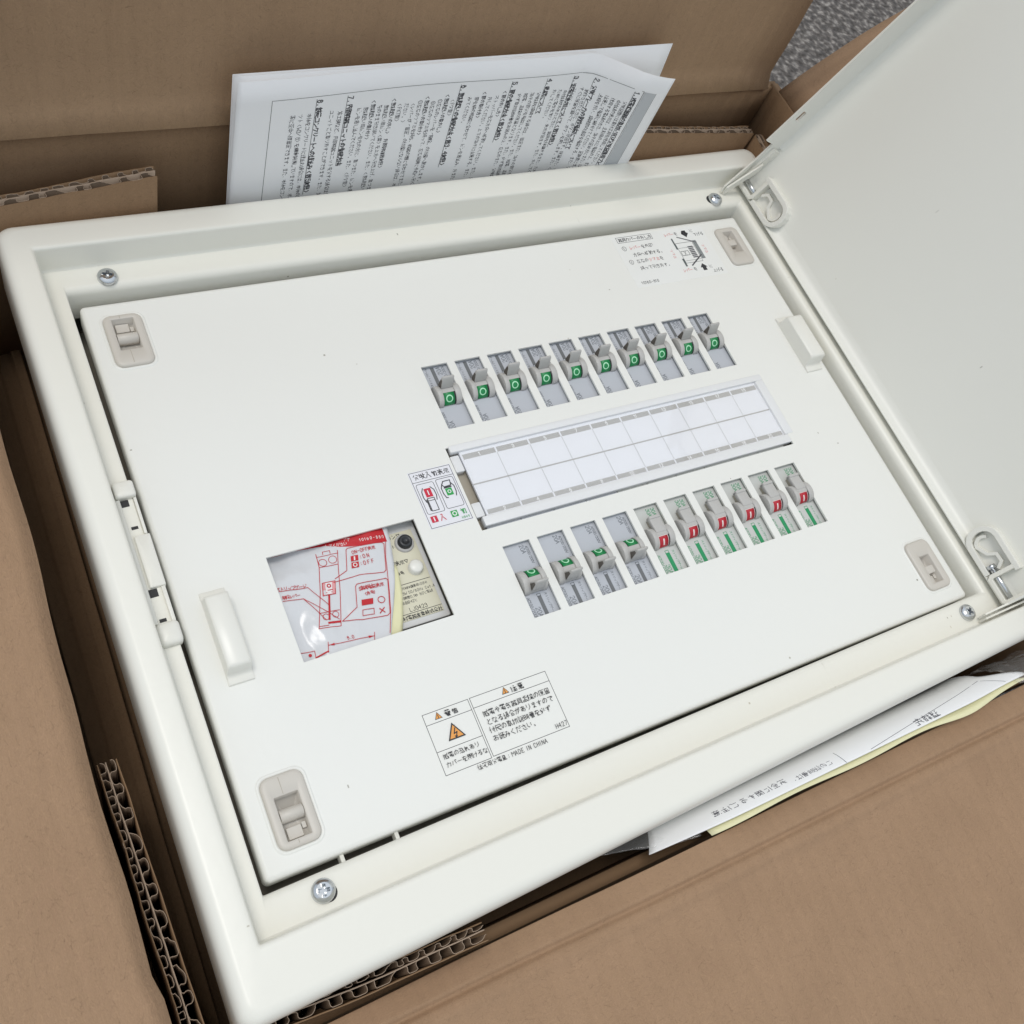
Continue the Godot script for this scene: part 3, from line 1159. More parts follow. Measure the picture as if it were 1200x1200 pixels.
func breakers():
	var off := make_breaker(false)
	var on := make_breaker(true)
	var first_off := true
	var first_on := true
	for row in 2:
		for k in 10:
			var live := row == 1 and k >= 4
			var o: MeshInstance3D
			if live:
				o = on if first_on else on.duplicate()
			else:
				o = off if first_off else off.duplicate()
			if (live and not first_on) or (not live and not first_off):
				o.name = "circuit_breaker"
				board.add_child(o, true)
			if live:
				first_on = false
			else:
				first_off = false
			o.position = (Vector3(WIN_X + WIN_W / 2 + PITCH * k, 0, 80.45 if row == 0 else 179.5) - Vector3(187, -87, 129)) * MM
			o.rotation.y = PI if row == 1 and not live else 0.0
			o.set_meta("label", "grey 30 ampere breaker with green print, red mark, lever on" if live else "grey 20 ampere breaker with dark print, green mark, lever off")


# ------------------------------------------------------------------ main breaker

var crinkle := FastNoiseLite.new()


func sheet_height(x: float, z: float) -> float:
	var h := -2.2
	h -= 4.2 * exp(-pow((x - 46.0) / 12.0, 2)) * smoothstep(150.0, 137.0, z)
	h += 1.0 * exp(-pow((x - 52.0) / 5.0, 2)) * smoothstep(150.0, 185.0, z)
	h -= 1.5 * exp(-pow((x - 44.0) / 4.5, 2)) * smoothstep(155.0, 175.0, z)
	h += 0.7 * sin((x - 40.0) * 0.16 + 0.4) * smoothstep(150.0, 137.0, z)
	h -= 0.9 * smoothstep(82.0, 94.0, x)
	h += 0.18 * sin(x * 0.35 + z * 0.2) + 0.55 * crinkle.get_noise_2d(x * 1.2, z * 0.7) + 0.25 * absf(crinkle.get_noise_2d(x * 2.0 + 80.0, z * 2.0))
	return h


func sheet_right(z: float) -> float:
	var t := (z - 137.0) / 48.0
	return 94.2 - 11.6 * t - 4.2 * t * t + 1.3 * sin(t * 4.2)


func main_breaker():
	var st := start()
	smooth(st, false)
	rbox(st, 36, 107.6, 134, 182.6, -34, -6.4, 0.8, 0.5)
	var o := part("main_breaker", st, M.case_grey, board)
	st = start()
	smooth(st, false)
	rbox(st, 84.0, 105.2, 139.4, 179.8, -6.5, -6.05, 0.4, 0.1)
	part("rating_plate", st, M.cream, o)
	# test button in its collar, and the white lamp button
	st = start()
	smooth(st, true)
	loft(st, [circle(99.8, 145.4, -6.1, 4.4), circle(99.8, 145.4, -4.9, 4.2), circle(99.8, 145.4, -4.6, 3.7), circle(99.8, 145.4, -4.8, 3.2), circle(99.8, 145.4, -6.0, 3.1)], false)
	part("button_collar", st, M.plastic_grey, o)
	st = start()
	smooth(st, true)
	loft(st, [circle(99.8, 145.4, -6.2, 3.1), circle(99.8, 145.4, -2.9, 3.0), circle(99.8, 145.4, -2.5, 2.5), circle(99.8, 145.4, -2.6, 1.6), circle(99.8, 145.4, -3.2, 1.3)], true)
	part("test_button", st, M.button_black, o)
	st = start()
	smooth(st, true)
	loft(st, [circle(100.0, 157.9, -6.1, 3.3), circle(100.0, 157.9, -3.2, 3.1), circle(100.0, 157.9, -2.7, 2.6)], true)
	part("lamp_button", st, M.plastic_white, o)
	var k := Color(0.03, 0.03, 0.03)
	var p := Print.new(self, on_plane(-6.05))
	p.text("ション▼", Vector2(91.0, 139.9), 2.0, k, 0.3, Vector2(1, 0.01).normalized())
	p.text("テスト", Vector2(89.6, 144.6), 1.8, k, 0.2)
	p.text("過電圧表示▼", Vector2(86.0, 152.4), 2.1, k, 0.3, Vector2(1, 0.0), 1.0)
	p.text("赤色", Vector2(91.2, 157.4), 1.6, k, 0.28)
	p.line(Vector2(84.5, 163.6), Vector2(104.7, 163.6), 0.25, k)
	p.text("主幹単3中性線欠相保護兼用(OC付)", Vector2(82.0, 164.7), 1.25, k, 0.15, Vector2(1, 0), 1.06)
	p.text("1P3W 50/60Hz Cat.A", Vector2(88.4, 166.9), 1.35, k, 0.16, Vector2(1, 0), 1.15)
	p.text("動作時間0.1秒 60℃電線", Vector2(87.0, 169.0), 1.35, k, 0.16, Vector2(1, 0), 1.1)
	p.text("使用温度42℃", Vector2(86.5, 171.1), 1.35, k, 0.16, Vector2(1, 0), 1.05)
	p.text("LJ0423", Vector2(90.2, 174.2), 2.0, k, 0.24)
	p.line(Vector2(85.0, 176.9), Vector2(105.0, 176.9), 0.25, k)
	p.text("河村電器産業株式会社", Vector2(84.2, 177.5), 1.95, k, 0.26, Vector2(1, 0), 1.05)
	print_part("lettering", p, o)
	# loose printed sheet that covers most of it
	st = start()
	smooth(st, true)
	patch(st, func(u: float, v: float) -> Vector3:
		var z := lerpf(132.0, 186.5, v)
		var x := lerpf(36.0, sheet_right(z), u)
		return Vector3(x, sheet_height(x, z), z), 40, 36, 0.12, Vector2(58, 54))
	var s := part("instruction_sheet", st, M.foil, o)
	st = start()
	smooth(st, true)
	patch(st, func(u: float, v: float) -> Vector3:
		var z := lerpf(154.5, 185.6, v)
		var x := lerpf(sheet_right(z) - 4.0, lerpf(92.0, 82.5, pow(maxf(v, 0.0), 1.6)), u)
		return Vector3(x, sheet_height(x, z) - 0.5 - u * 0.9, z), 6, 12, 0.12, Vector2(8, 30))
	part("yellow_backing", st, M.slip, o)
	var red := Color(0.52, 0.012, 0.02)
	var pink := Color(0.72, 0.33, 0.34)
	var white := Color(0.82, 0.78, 0.76)
	p = Print.new(self, func(x: float, y: float, kk: float) -> Vector3: return Vector3(x, sheet_height(x, y) + kk, y), 1.6)
	# red band along the top
	var low := [Vector2(40, 135.6), Vector2(52, 136.2), Vector2(61.1, 137.4), Vector2(65.1, 138.0), Vector2(70.5, 140.2), Vector2(76.8, 142.0), Vector2(84, 143.0), Vector2(91.8, 143.5)]
	for i in low.size() - 1:
		for m in 6:
			var a: Vector2 = low[i].lerp(low[i + 1], m / 6.0)
			var b: Vector2 = low[i].lerp(low[i + 1], (m + 1) / 6.0)
			for q in 9:
				var f0 := q / 9.0
				var f1 := (q + 1) / 9.0
				p.poly([Vector2(a.x, lerpf(133.0, a.y, f0)), Vector2(b.x, lerpf(133.0, b.y, f0)), Vector2(b.x, lerpf(133.0, b.y, f1)), Vector2(a.x, lerpf(133.0, a.y, f1))], red, 0.12)
	p.level = 0.11
	var tilt := Vector2(1.0, 0.10).normalized()
	p.text("ドア", Vector2(73.2, 137.3), 1.5, white, 0.2, tilt)
	p.text("してください", Vector2(65.3, 137.6), 1.5, white, 0.2, Vector2(1, 0.16).normalized(), 1.05)
	p.text("10160-880", Vector2(80.0, 139.2), 1.35, white, 0.2, tilt, 1.55)
	# outline of the breaker
	p.path([Vector2(60.3, 140.6), Vector2(59.4, 147.0), Vector2(56.0, 158.0), Vector2(50.1, 173.1), Vector2(59.3, 174.3), Vector2(64.0, 160.0), Vector2(67.6, 147.5), Vector2(69.5, 141.6)], 0.28, red)
	p.path([Vector2(60.3, 142.2), Vector2(69.2, 143.0)], 0.25, red)
	p.path([Vector2(59.3, 147.2), Vector2(67.4, 148.0)], 0.25, red)
	p.path([Vector2(63.0, 141.8), Vector2(63.3, 140.4), Vector2(66.2, 140.8), Vector2(66.0, 142.2)], 0.25, red)
	p.ringed(61.6, 145.4, 1.7, 0.24, red)
	p.ringed(66.0, 145.3, 1.7, 0.24, red)
	p.poly([Vector2(58.2, 154.3), Vector2(63.6, 154.8), Vector2(61.9, 160.3), Vector2(56.5, 159.9)], pink)
	p.over()
	p.poly([Vector2(59.4, 154.6), Vector2(62.2, 154.9), Vector2(60.6, 160.0), Vector2(57.8, 159.7)], Color(0.8, 0.76, 0.76))
	p.over()
	p.path([Vector2(58.2, 154.3), Vector2(63.6, 154.8), Vector2(61.9, 160.3), Vector2(56.5, 159.9)], 0.3, red, true)
	p.ringed(60.4, 156.2, 0.7, 0.45, red)
	p.path([Vector2(58.5, 158.0), Vector2(61.2, 158.2)], 0.4, red)
	p.path([Vector2(58.2, 159.0), Vector2(60.9, 159.2)], 0.3, red)
	p.path([Vector2(59.0, 160.4), Vector2(55.6, 170.4)], 0.8, red)
	p.path([Vector2(52.4, 166.8), Vector2(61.0, 167.6)], 0.25, red)
	p.ringed(54.6, 169.0, 1.3, 0.22, red)
	p.ringed(58.8, 169.0, 1.3, 0.22, red)
	p.path([Vector2(54.9, 171.8), Vector2(59.6, 172.4)], 0.9, red)
	p.path([Vector2(50.5, 172.3), Vector2(54.5, 172.8)], 0.25, red)
	# boxes of signs
	p.path([Vector2(64.0, 154.0), Vector2(70.0, 151.8), Vector2(73.0, 142.6), Vector2(73.8, 142.0), Vector2(89.2, 143.5), Vector2(89.9, 144.4), Vector2(86.2, 156.3), Vector2(85.0, 157.0), Vector2(74.3, 155.2), Vector2(62.4, 155.4)], 0.28, red)
	p.text("ON-OFF表示", Vector2(74.6, 143.6), 1.75, red, 0.24, Vector2(1, 0.03).normalized(), 1.05)
	for q in [[73.6, 146.0, "ON"], [72.8, 149.0, "OFF"]]:
		var x: float = q[0]
		var y: float = q[1]
		p.poly([Vector2(x + 0.2, y), Vector2(x + 3.4, y + 0.3), Vector2(x + 2.7, y + 2.8), Vector2(x - 0.5, y + 2.5)], red)
		p.over()
		if q[2] == "ON":
			p.line(Vector2(x + 1.6, y + 0.8), Vector2(x + 1.2, y + 2.1), 0.6, white)
		else:
			p.ringed(x + 1.4, y + 1.4, 0.8, 0.35, white, 10)
		p.text(":" + q[2], Vector2(x + 3.6, y + 0.5), 1.9, red, 0.24, Vector2(1, 0.04).normalized(), 1.45)
	p.path([Vector2(60.5, 172.6), Vector2(68.2, 168.8), Vector2(71.0, 159.6), Vector2(71.8, 158.9), Vector2(84.6, 159.9), Vector2(85.2, 160.8), Vector2(80.6, 175.2), Vector2(79.4, 175.9), Vector2(69.0, 174.6), Vector2(60.5, 172.6)], 0.28, red)
	p.text("接続確認表示", Vector2(71.9, 160.3), 1.85, red, 0.25, Vector2(1, 0.06).normalized(), 1.0)
	p.text("(赤色)", Vector2(73.6, 163.2), 1.6, red, 0.22, Vector2(1, 0.04).normalized(), 1.05)
	p.poly([Vector2(71.2, 166.2), Vector2(76.2, 166.8), Vector2(75.4, 169.2), Vector2(70.4, 168.7)], red)
	p.path([Vector2(70.1, 170.6), Vector2(75.0, 171.2), Vector2(74.2, 173.6), Vector2(69.3, 173.0)], 0.25, red, true)
	p.ringed(79.3, 168.5, 1.45, 0.3, red)
	p.line(Vector2(77.2, 172.0), Vector2(78.8, 174.2), 0.4, red)
	p.line(Vector2(79.2, 172.2), Vector2(76.7, 174.0), 0.4, red)
	# names with pointing lines
	p.text("ストリップゲージ", Vector2(39.2, 150.9), 1.7, red, 0.2, Vector2(1, 0.13).normalized(), 0.92)
	p.path([Vector2(40.0, 152.9), Vector2(51.8, 154.4), Vector2(57.6, 164.6)], 0.24, red)
	p.text("解除レバー", Vector2(40.4, 155.2), 1.6, red, 0.2, Vector2(1, 0.06).normalized(), 0.95)
	p.path([Vector2(40.2, 157.4), Vector2(48.6, 158.5), Vector2(54.3, 170.4)], 0.24, red)
	p.path([Vector2(48.6, 158.5), Vector2(59.6, 171.4)], 0.24, red)
	# measure at the bottom
	p.path([Vector2(51.6, 179.6), Vector2(50.3, 183.8)], 0.24, red)
	p.path([Vector2(71.4, 181.2), Vector2(70.3, 184.2)], 0.24, red)
	p.path([Vector2(51.4, 181.0), Vector2(70.8, 182.6)], 0.24, red)
	p.poly([Vector2(51.4, 181.0), Vector2(53.9, 180.7), Vector2(53.7, 181.7)], red)
	p.poly([Vector2(70.8, 182.6), Vector2(68.4, 181.9), Vector2(68.2, 182.9)], red)
	p.text("9.0", Vector2(59.4, 179.4), 1.5, red, 0.22, Vector2(1, 0.06).normalized(), 1.3)
	p.path([Vector2(39.0, 180.2), Vector2(45.6, 181.0), Vector2(45.1, 184.2)], 0.24, red)
	p.disc(43.4, 182.2, 0.7, red)
	p.path([Vector2(45.2, 183.9), Vector2(50.4, 183.3)], 0.6, red)
	# vertical line near the right edge
	p.path([Vector2(91.0, 143.6), Vector2(88.4, 150.3), Vector2(84.9, 162.6), Vector2(81.2, 174.5), Vector2(77.3, 183.6)], 0.26, red)
	print_part("sheet_print", p, o)


# ------------------------------------------------------------------ circuit name card

func card_holder():
	var st := start()
	smooth(st, false)
	rbox(st, 134.4, 323.5, 107.9, 151.4, -9, -5.2, 0.3, 0.1)
	var o := part("name_card_holder", st, M.recess, board)
	for r in [[135.8, 326.4, 106.9, 110.6, -5.2, 0.32, "rail"], [137.0, 322.2, 145.2, 150.0, -5.2, 0.35, "rail"], [320.9, 326.4, 110.7, 145.1, -5.2, 0.28, "end_rail"], [135.2, 139.8, 111.6, 120.2, -5.2, -1.6, "tab"], [135.2, 139.8, 137.0, 144.4, -5.2, -1.6, "tab"]]:
		st = start()
		smooth(st, true)
		rbox(st, r[0], r[1], r[2], r[3], r[4], r[5], 0.5, 0.3, 3)
		part(r[6], st, M.rail, o)
	st = start()
	smooth(st, false)
	rbox(st, 140.3, 321.2, 110.4, 145.3, -2.6, -1.3, 0.2, 0.1)
	part("name_card", st, M.card, o)
	var grey := Color(0.42, 0.41, 0.39)
	var pale := Color(0.50, 0.50, 0.50)
	var p := Print.new(self, on_plane(-1.3))
	for k in 10:
		var x := 141.3 + PITCH * k
		var x1 := minf(x + PITCH - 0.9, 320.5)
		p.rect(x, 112.2, x1, 114.9, grey)
		p.rect(x, 142.0, x1, 144.3, grey)
	p.over()
	for k in 10:
		var x := 141.3 + PITCH * k
		var x1 := minf(x + PITCH - 0.9, 320.5)
		for q in [[112.55, 2 * k + 1], [142.2, 2 * k + 2]]:
			var s := str(q[1])
			p.text(s, Vector2((x + x1) / 2 - p.width(s, 2.0) / 2, q[0]), 2.0, Color(0.88, 0.88, 0.88), 0.4)
		if k > 0:
			p.line(Vector2(x - 0.45, 115.0), Vector2(x - 0.45, 142.0), 0.28, pale)
	p.line(Vector2(140.6, 128.3), Vector2(321.0, 128.3), 0.7, grey)
	print_part("card_print", p, o)
	st = start()
	smooth(st, false)
	patch(st, func(u: float, v: float) -> Vector3: return Vector3(lerpf(140.5, 320.6, u), -0.7, lerpf(110.9, 144.9, v)), 1, 1, 0.2, Vector2(180, 34))
	part("clear_window", st, M.clear, o)


# ------------------------------------------------------------------ stickers

func labels():
	var k := Color(0.03, 0.03, 0.035)
	var orange := Color(0.80, 0.36, 0.09)
	# warning sticker
	var st := start()
	smooth(st, false)
	rbox(st, 75.4, 135.4, 219.8, 249.8, -0.05, 0.06, 0.3, 0.02)
	var o := part("warning_label", st, M.cover, board)
	var p := Print.new(self, on_plane(0.06))
	var w := 0.22
	p.box(76.3, 220.9, 96.8, 246.4, w, k)
	p.line(Vector2(76.3, 225.5), Vector2(96.8, 225.5), w, k)
	p.line(Vector2(76.3, 236.8), Vector2(96.8, 236.8), w, k)
	p.box(97.7, 220.8, 134.0, 246.1, w, k)
	p.line(Vector2(97.7, 225.2), Vector2(134.0, 225.2), w, k)
	for q in [[82.4, 223.4, 1.75], [113.4, 223.1, 1.75], [86.5, 232.0, 4.0]]:
		var x: float = q[0]
		var y: float = q[1]
		var s: float = q[2]
		var tri := []
		var small := []
		for a in 3:
			var d := Vector2(sin(TAU * a / 3), -cos(TAU * a / 3)) * s
			tri.append(Vector2(x, y) + d * 1.12)
			small.append(Vector2(x, y) + d * 0.86)
		p.poly(tri, k)
		p.over()
		p.poly(small, orange)
		p.over()
		if s < 3.0:
			p.line(Vector2(x, y - 0.75), Vector2(x, y + 0.15), 0.3, k)
			p.line(Vector2(x, y + 0.45), Vector2(x, y + 0.55), 0.3, k)
		else:
			p.path([Vector2(x + 0.5, y - 2.0), Vector2(x - 0.6, y + 0.1), Vector2(x + 0.8, y - 0.3), Vector2(x - 0.1, y + 1.5)], 0.42, k)
			p.poly([Vector2(x - 0.8, y + 0.9), Vector2(x + 0.6, y + 1.2), Vector2(x - 0.3, y + 2.2)], k)
	p.text("警告", Vector2(85.3, 222.0), 2.5, k, 0.34, Vector2(1, 0), 1.3)
	p.text("注意", Vector2(116.2, 221.8), 2.5, k, 0.34, Vector2(1, 0), 1.3)
	p.text("感電の恐れあり", Vector2(78.0, 238.2), 2.15, k, 0.22)
	p.text("カバーを開けるな", Vector2(78.0, 241.6), 2.15, k, 0.22)
	var body := ["感電や電気器具故障の原因", "となる場合がありますので", "付属の取扱説明書を必ず", "お読みください。"]
	for i in 4:
		p.text(body[i], Vector2(100.4, 227.6 + 3.55 * i), 2.5, k, 0.25, Vector2(1, 0), 1.06)
	p.text("H427", Vector2(127.6, 243.0), 2.1, k, 0.22)
	p.text("住宅用分電盤：MADE IN CHINA", Vector2(89.6, 247.0), 2.0, k, 0.22, Vector2(1, 0), 1.1)
	print_part("lettering", p, o)
	# guide to the lever marks
	st = start()
	smooth(st, false)
	rbox(st, 111.6, 133.0, 115.6, 145.0, -0.05, 0.08, 0.3, 0.02)
	o = part("lever_guide_label", st, M.label, board)
	p = Print.new(self, on_plane(0.08))
	p.box(112.2, 116.1, 132.5, 144.5, w, k)
	p.line(Vector2(112.2, 121.1), Vector2(132.5, 121.1), w, k)
	p.text("分岐入切表示", Vector2(113.4, 117.1), 2.8, k, 0.36, Vector2(1, 0), 1.08)
	var red := Color(0.60, 0.03, 0.06)
	var green := Color(0.03, 0.36, 0.08)
	p.box(113.2, 122.3, 121.7, 137.6, w, k, 0.9)
	p.box(123.0, 122.0, 131.6, 137.2, w, k, 0.9)
	# lever on: drum with red mark, lever down
	p.poly([Vector2(115.9, 125.0), Vector2(119.2, 125.0), Vector2(119.2, 129.4), Vector2(115.9, 129.4)], red)
	p.over()
	p.line(Vector2(117.5, 126.2), Vector2(117.5, 128.2), 0.5, Color(0.85, 0.85, 0.88))
	p.path([Vector2(115.6, 124.6), Vector2(114.6, 126.4), Vector2(114.4, 129.2), Vector2(115.0, 131.6), Vector2(115.7, 132.0)], 0.4, k)
	p.path([Vector2(119.4, 124.6), Vector2(120.6, 126.2), Vector2(120.8, 129.2), Vector2(120.2, 131.4)], 0.4, k)
	p.box(115.9, 130.0, 119.2, 136.4, 0.34, k)
	p.line(Vector2(115.9, 131.2), Vector2(119.2, 131.2), 0.28, k)
	p.line(Vector2(115.4, 130.6), Vector2(115.4, 136.0), 0.5, k)
	# lever off: green mark under the raised lever
	p.poly([Vector2(125.7, 127.4), Vector2(128.9, 127.4), Vector2(128.9, 131.0), Vector2(125.7, 131.0)], green)
	p.over()
	p.ringed(127.3, 129.1, 0.75, 0.35, Color(0.85, 0.87, 0.88), 10)
	p.path([Vector2(125.2, 124.8), Vector2(124.2, 126.8), Vector2(124.2, 129.6), Vector2(124.8, 131.8), Vector2(125.6, 132.0)], 0.4, k)
	p.path([Vector2(129.4, 124.8), Vector2(130.5, 126.8), Vector2(130.5, 129.6), Vector2(129.8, 131.8)], 0.4, k)
	p.path([Vector2(125.0, 125.2), Vector2(126.2, 123.6), Vector2(129.6, 123.6), Vector2(129.2, 126.2), Vector2(125.9, 126.4)], 0.4, k, true)
	p.line(Vector2(125.6, 126.9), Vector2(129.0, 126.9), 0.6, k)
	p.rect(113.6, 138.9, 116.7, 142.0, red)
	p.over()
	p.line(Vector2(115.1, 139.6), Vector2(115.1, 141.3), 0.55, Color(0.85, 0.85, 0.88))
	p.text("入", Vector2(117.7, 139.0), 3.0, red, 0.36)
	p.rect(123.6, 138.7, 126.8, 141.8, green)
	p.over()
	p.ringed(125.2, 140.25, 0.9, 0.45, Color(0.80, 0.88, 0.82), 12)
	p.text("切", Vector2(128.2, 138.5), 2.9, green, 0.32)
	p.text("H849", Vector2(127.6, 142.4), 1.2, green, 0.14, Vector2(1, 0), 1.3)
	print_part("lettering", p, o)
	# guide to taking the cover off
	st = start()
	smooth(st, false)
	rbox(st, 281.6, 346.0, 2.9, 39.0, -0.05, 0.07, 0.6, 0.02)
	o = part("removal_guide_label", st, M.label_clear, board)
	p = Print.new(self, on_plane(0.07))
	p.box(284.6, 3.9, 308.8, 7.7, 0.22, k)
	p.text("器具カバーの外し方", Vector2(285.6, 4.5), 2.45, k, 0.3, Vector2(1, 0), 1.04)
	var pr := Color(0.66, 0.12, 0.12)
	p.text("①", Vector2(284.9, 10.2), 3.2, k, 0.26)
	p.text("レバー", Vector2(290.0, 10.6), 2.5, pr, 0.26)
	p.text("を矢印", Vector2(298.2, 10.6), 2.5, k, 0.26)
	p.text("方向へ移動する。", Vector2(290.0, 15.6), 2.5, k, 0.26)
	p.text("②", Vector2(284.9, 19.8), 3.2, k, 0.26)
	p.text("左右の", Vector2(290.0, 20.3), 2.5, k, 0.26)
	p.text("ツマミ", Vector2(298.0, 20.3), 2.5, pr, 0.26)
	p.text("を", Vector2(306.0, 20.3), 2.5, k, 0.26)
	p.text("持って引き外す。", Vector2(290.0, 25.2), 2.5, k, 0.26)
	p.text("10160-810", Vector2(285.4, 35.2), 1.9, k, 0.24, Vector2(1, 0), 1.2)
	p.text("レバー", Vector2(317.2, 5.4), 2.3, pr, 0.22, Vector2(1, 0), 1.0)
	p.text("を", Vector2(324.4, 5.4), 2.3, k, 0.24)
	p.poly([Vector2(330.6, 5.2), Vector2(333.2, 5.2), Vector2(333.2, 7.4), Vector2(334.4, 7.4), Vector2(331.9, 10.2), Vector2(329.4, 7.4), Vector2(330.6, 7.4)], k)
	p.text("に", Vector2(336.2, 4.8), 2.2, k, 0.22)
	p.text("下げる", Vector2(337.4, 7.8), 2.3, k, 0.24)
	p.box(321.5, 13.6, 333.6, 28.0, 0.2, k)
	p.line(Vector2(322.0, 17.2), Vector2(333.0, 17.2), 0.16, k)
	p.line(Vector2(322.0, 26.4), Vector2(333.0, 26.4), 0.16, k)
	p.rect(320.4, 9.8, 321.4, 17.8, Color(0.1, 0.12, 0.12))
	p.rect(320.2, 24.6, 321.4, 30.2, Color(0.1, 0.12, 0.12))
	p.rect(334.0, 13.0, 336.6, 26.4, Color(0.24, 0.26, 0.26))
	p.line(Vector2(325.2, 9.3), Vector2(336.4, 14.6), 0.7, Color(0.12, 0.12, 0.13))
	p.line(Vector2(324.8, 30.0), Vector2(334.8, 23.6), 0.8, Color(0.08, 0.08, 0.09))
	p.box(322.2, 19.6, 327.4, 22.6, 0.26, k)
	p.line(Vector2(324.0, 19.8), Vector2(325.4, 22.4), 0.2, k)
	p.line(Vector2(325.4, 19.8), Vector2(324.0, 22.4), 0.2, k)
	for i in 7:
		p.rect(328.6, 16.6 + 1.25 * i, 332.2, 17.5 + 1.25 * i, Color(0.12, 0.12, 0.13))
	p.text("ツマミ", Vector2(317.6, 17.0), 2.2, pr, 0.2, Vector2(0, 1), 1.05)
	p.text("ツマミ", Vector2(341.0, 16.4), 2.2, pr, 0.2, Vector2(0, 1), 1.05)
	p.text("レバー", Vector2(316.6, 31.4), 2.3, pr, 0.22, Vector2(1, 0), 1.0)
	p.text("を", Vector2(324.2, 31.4), 2.3, k, 0.24)
	p.poly([Vector2(331.8, 29.6), Vector2(334.4, 32.4), Vector2(333.2, 32.4), Vector2(333.2, 34.6), Vector2(330.6, 34.6), Vector2(330.6, 32.4), Vector2(329.4, 32.4)], k)
	p.text("に", Vector2(335.6, 31.2), 2.2, k, 0.22)
	p.text("上げる", Vector2(336.6, 34.6), 2.3, k, 0.24)
	print_part("lettering", p, o)


# ------------------------------------------------------------------ door

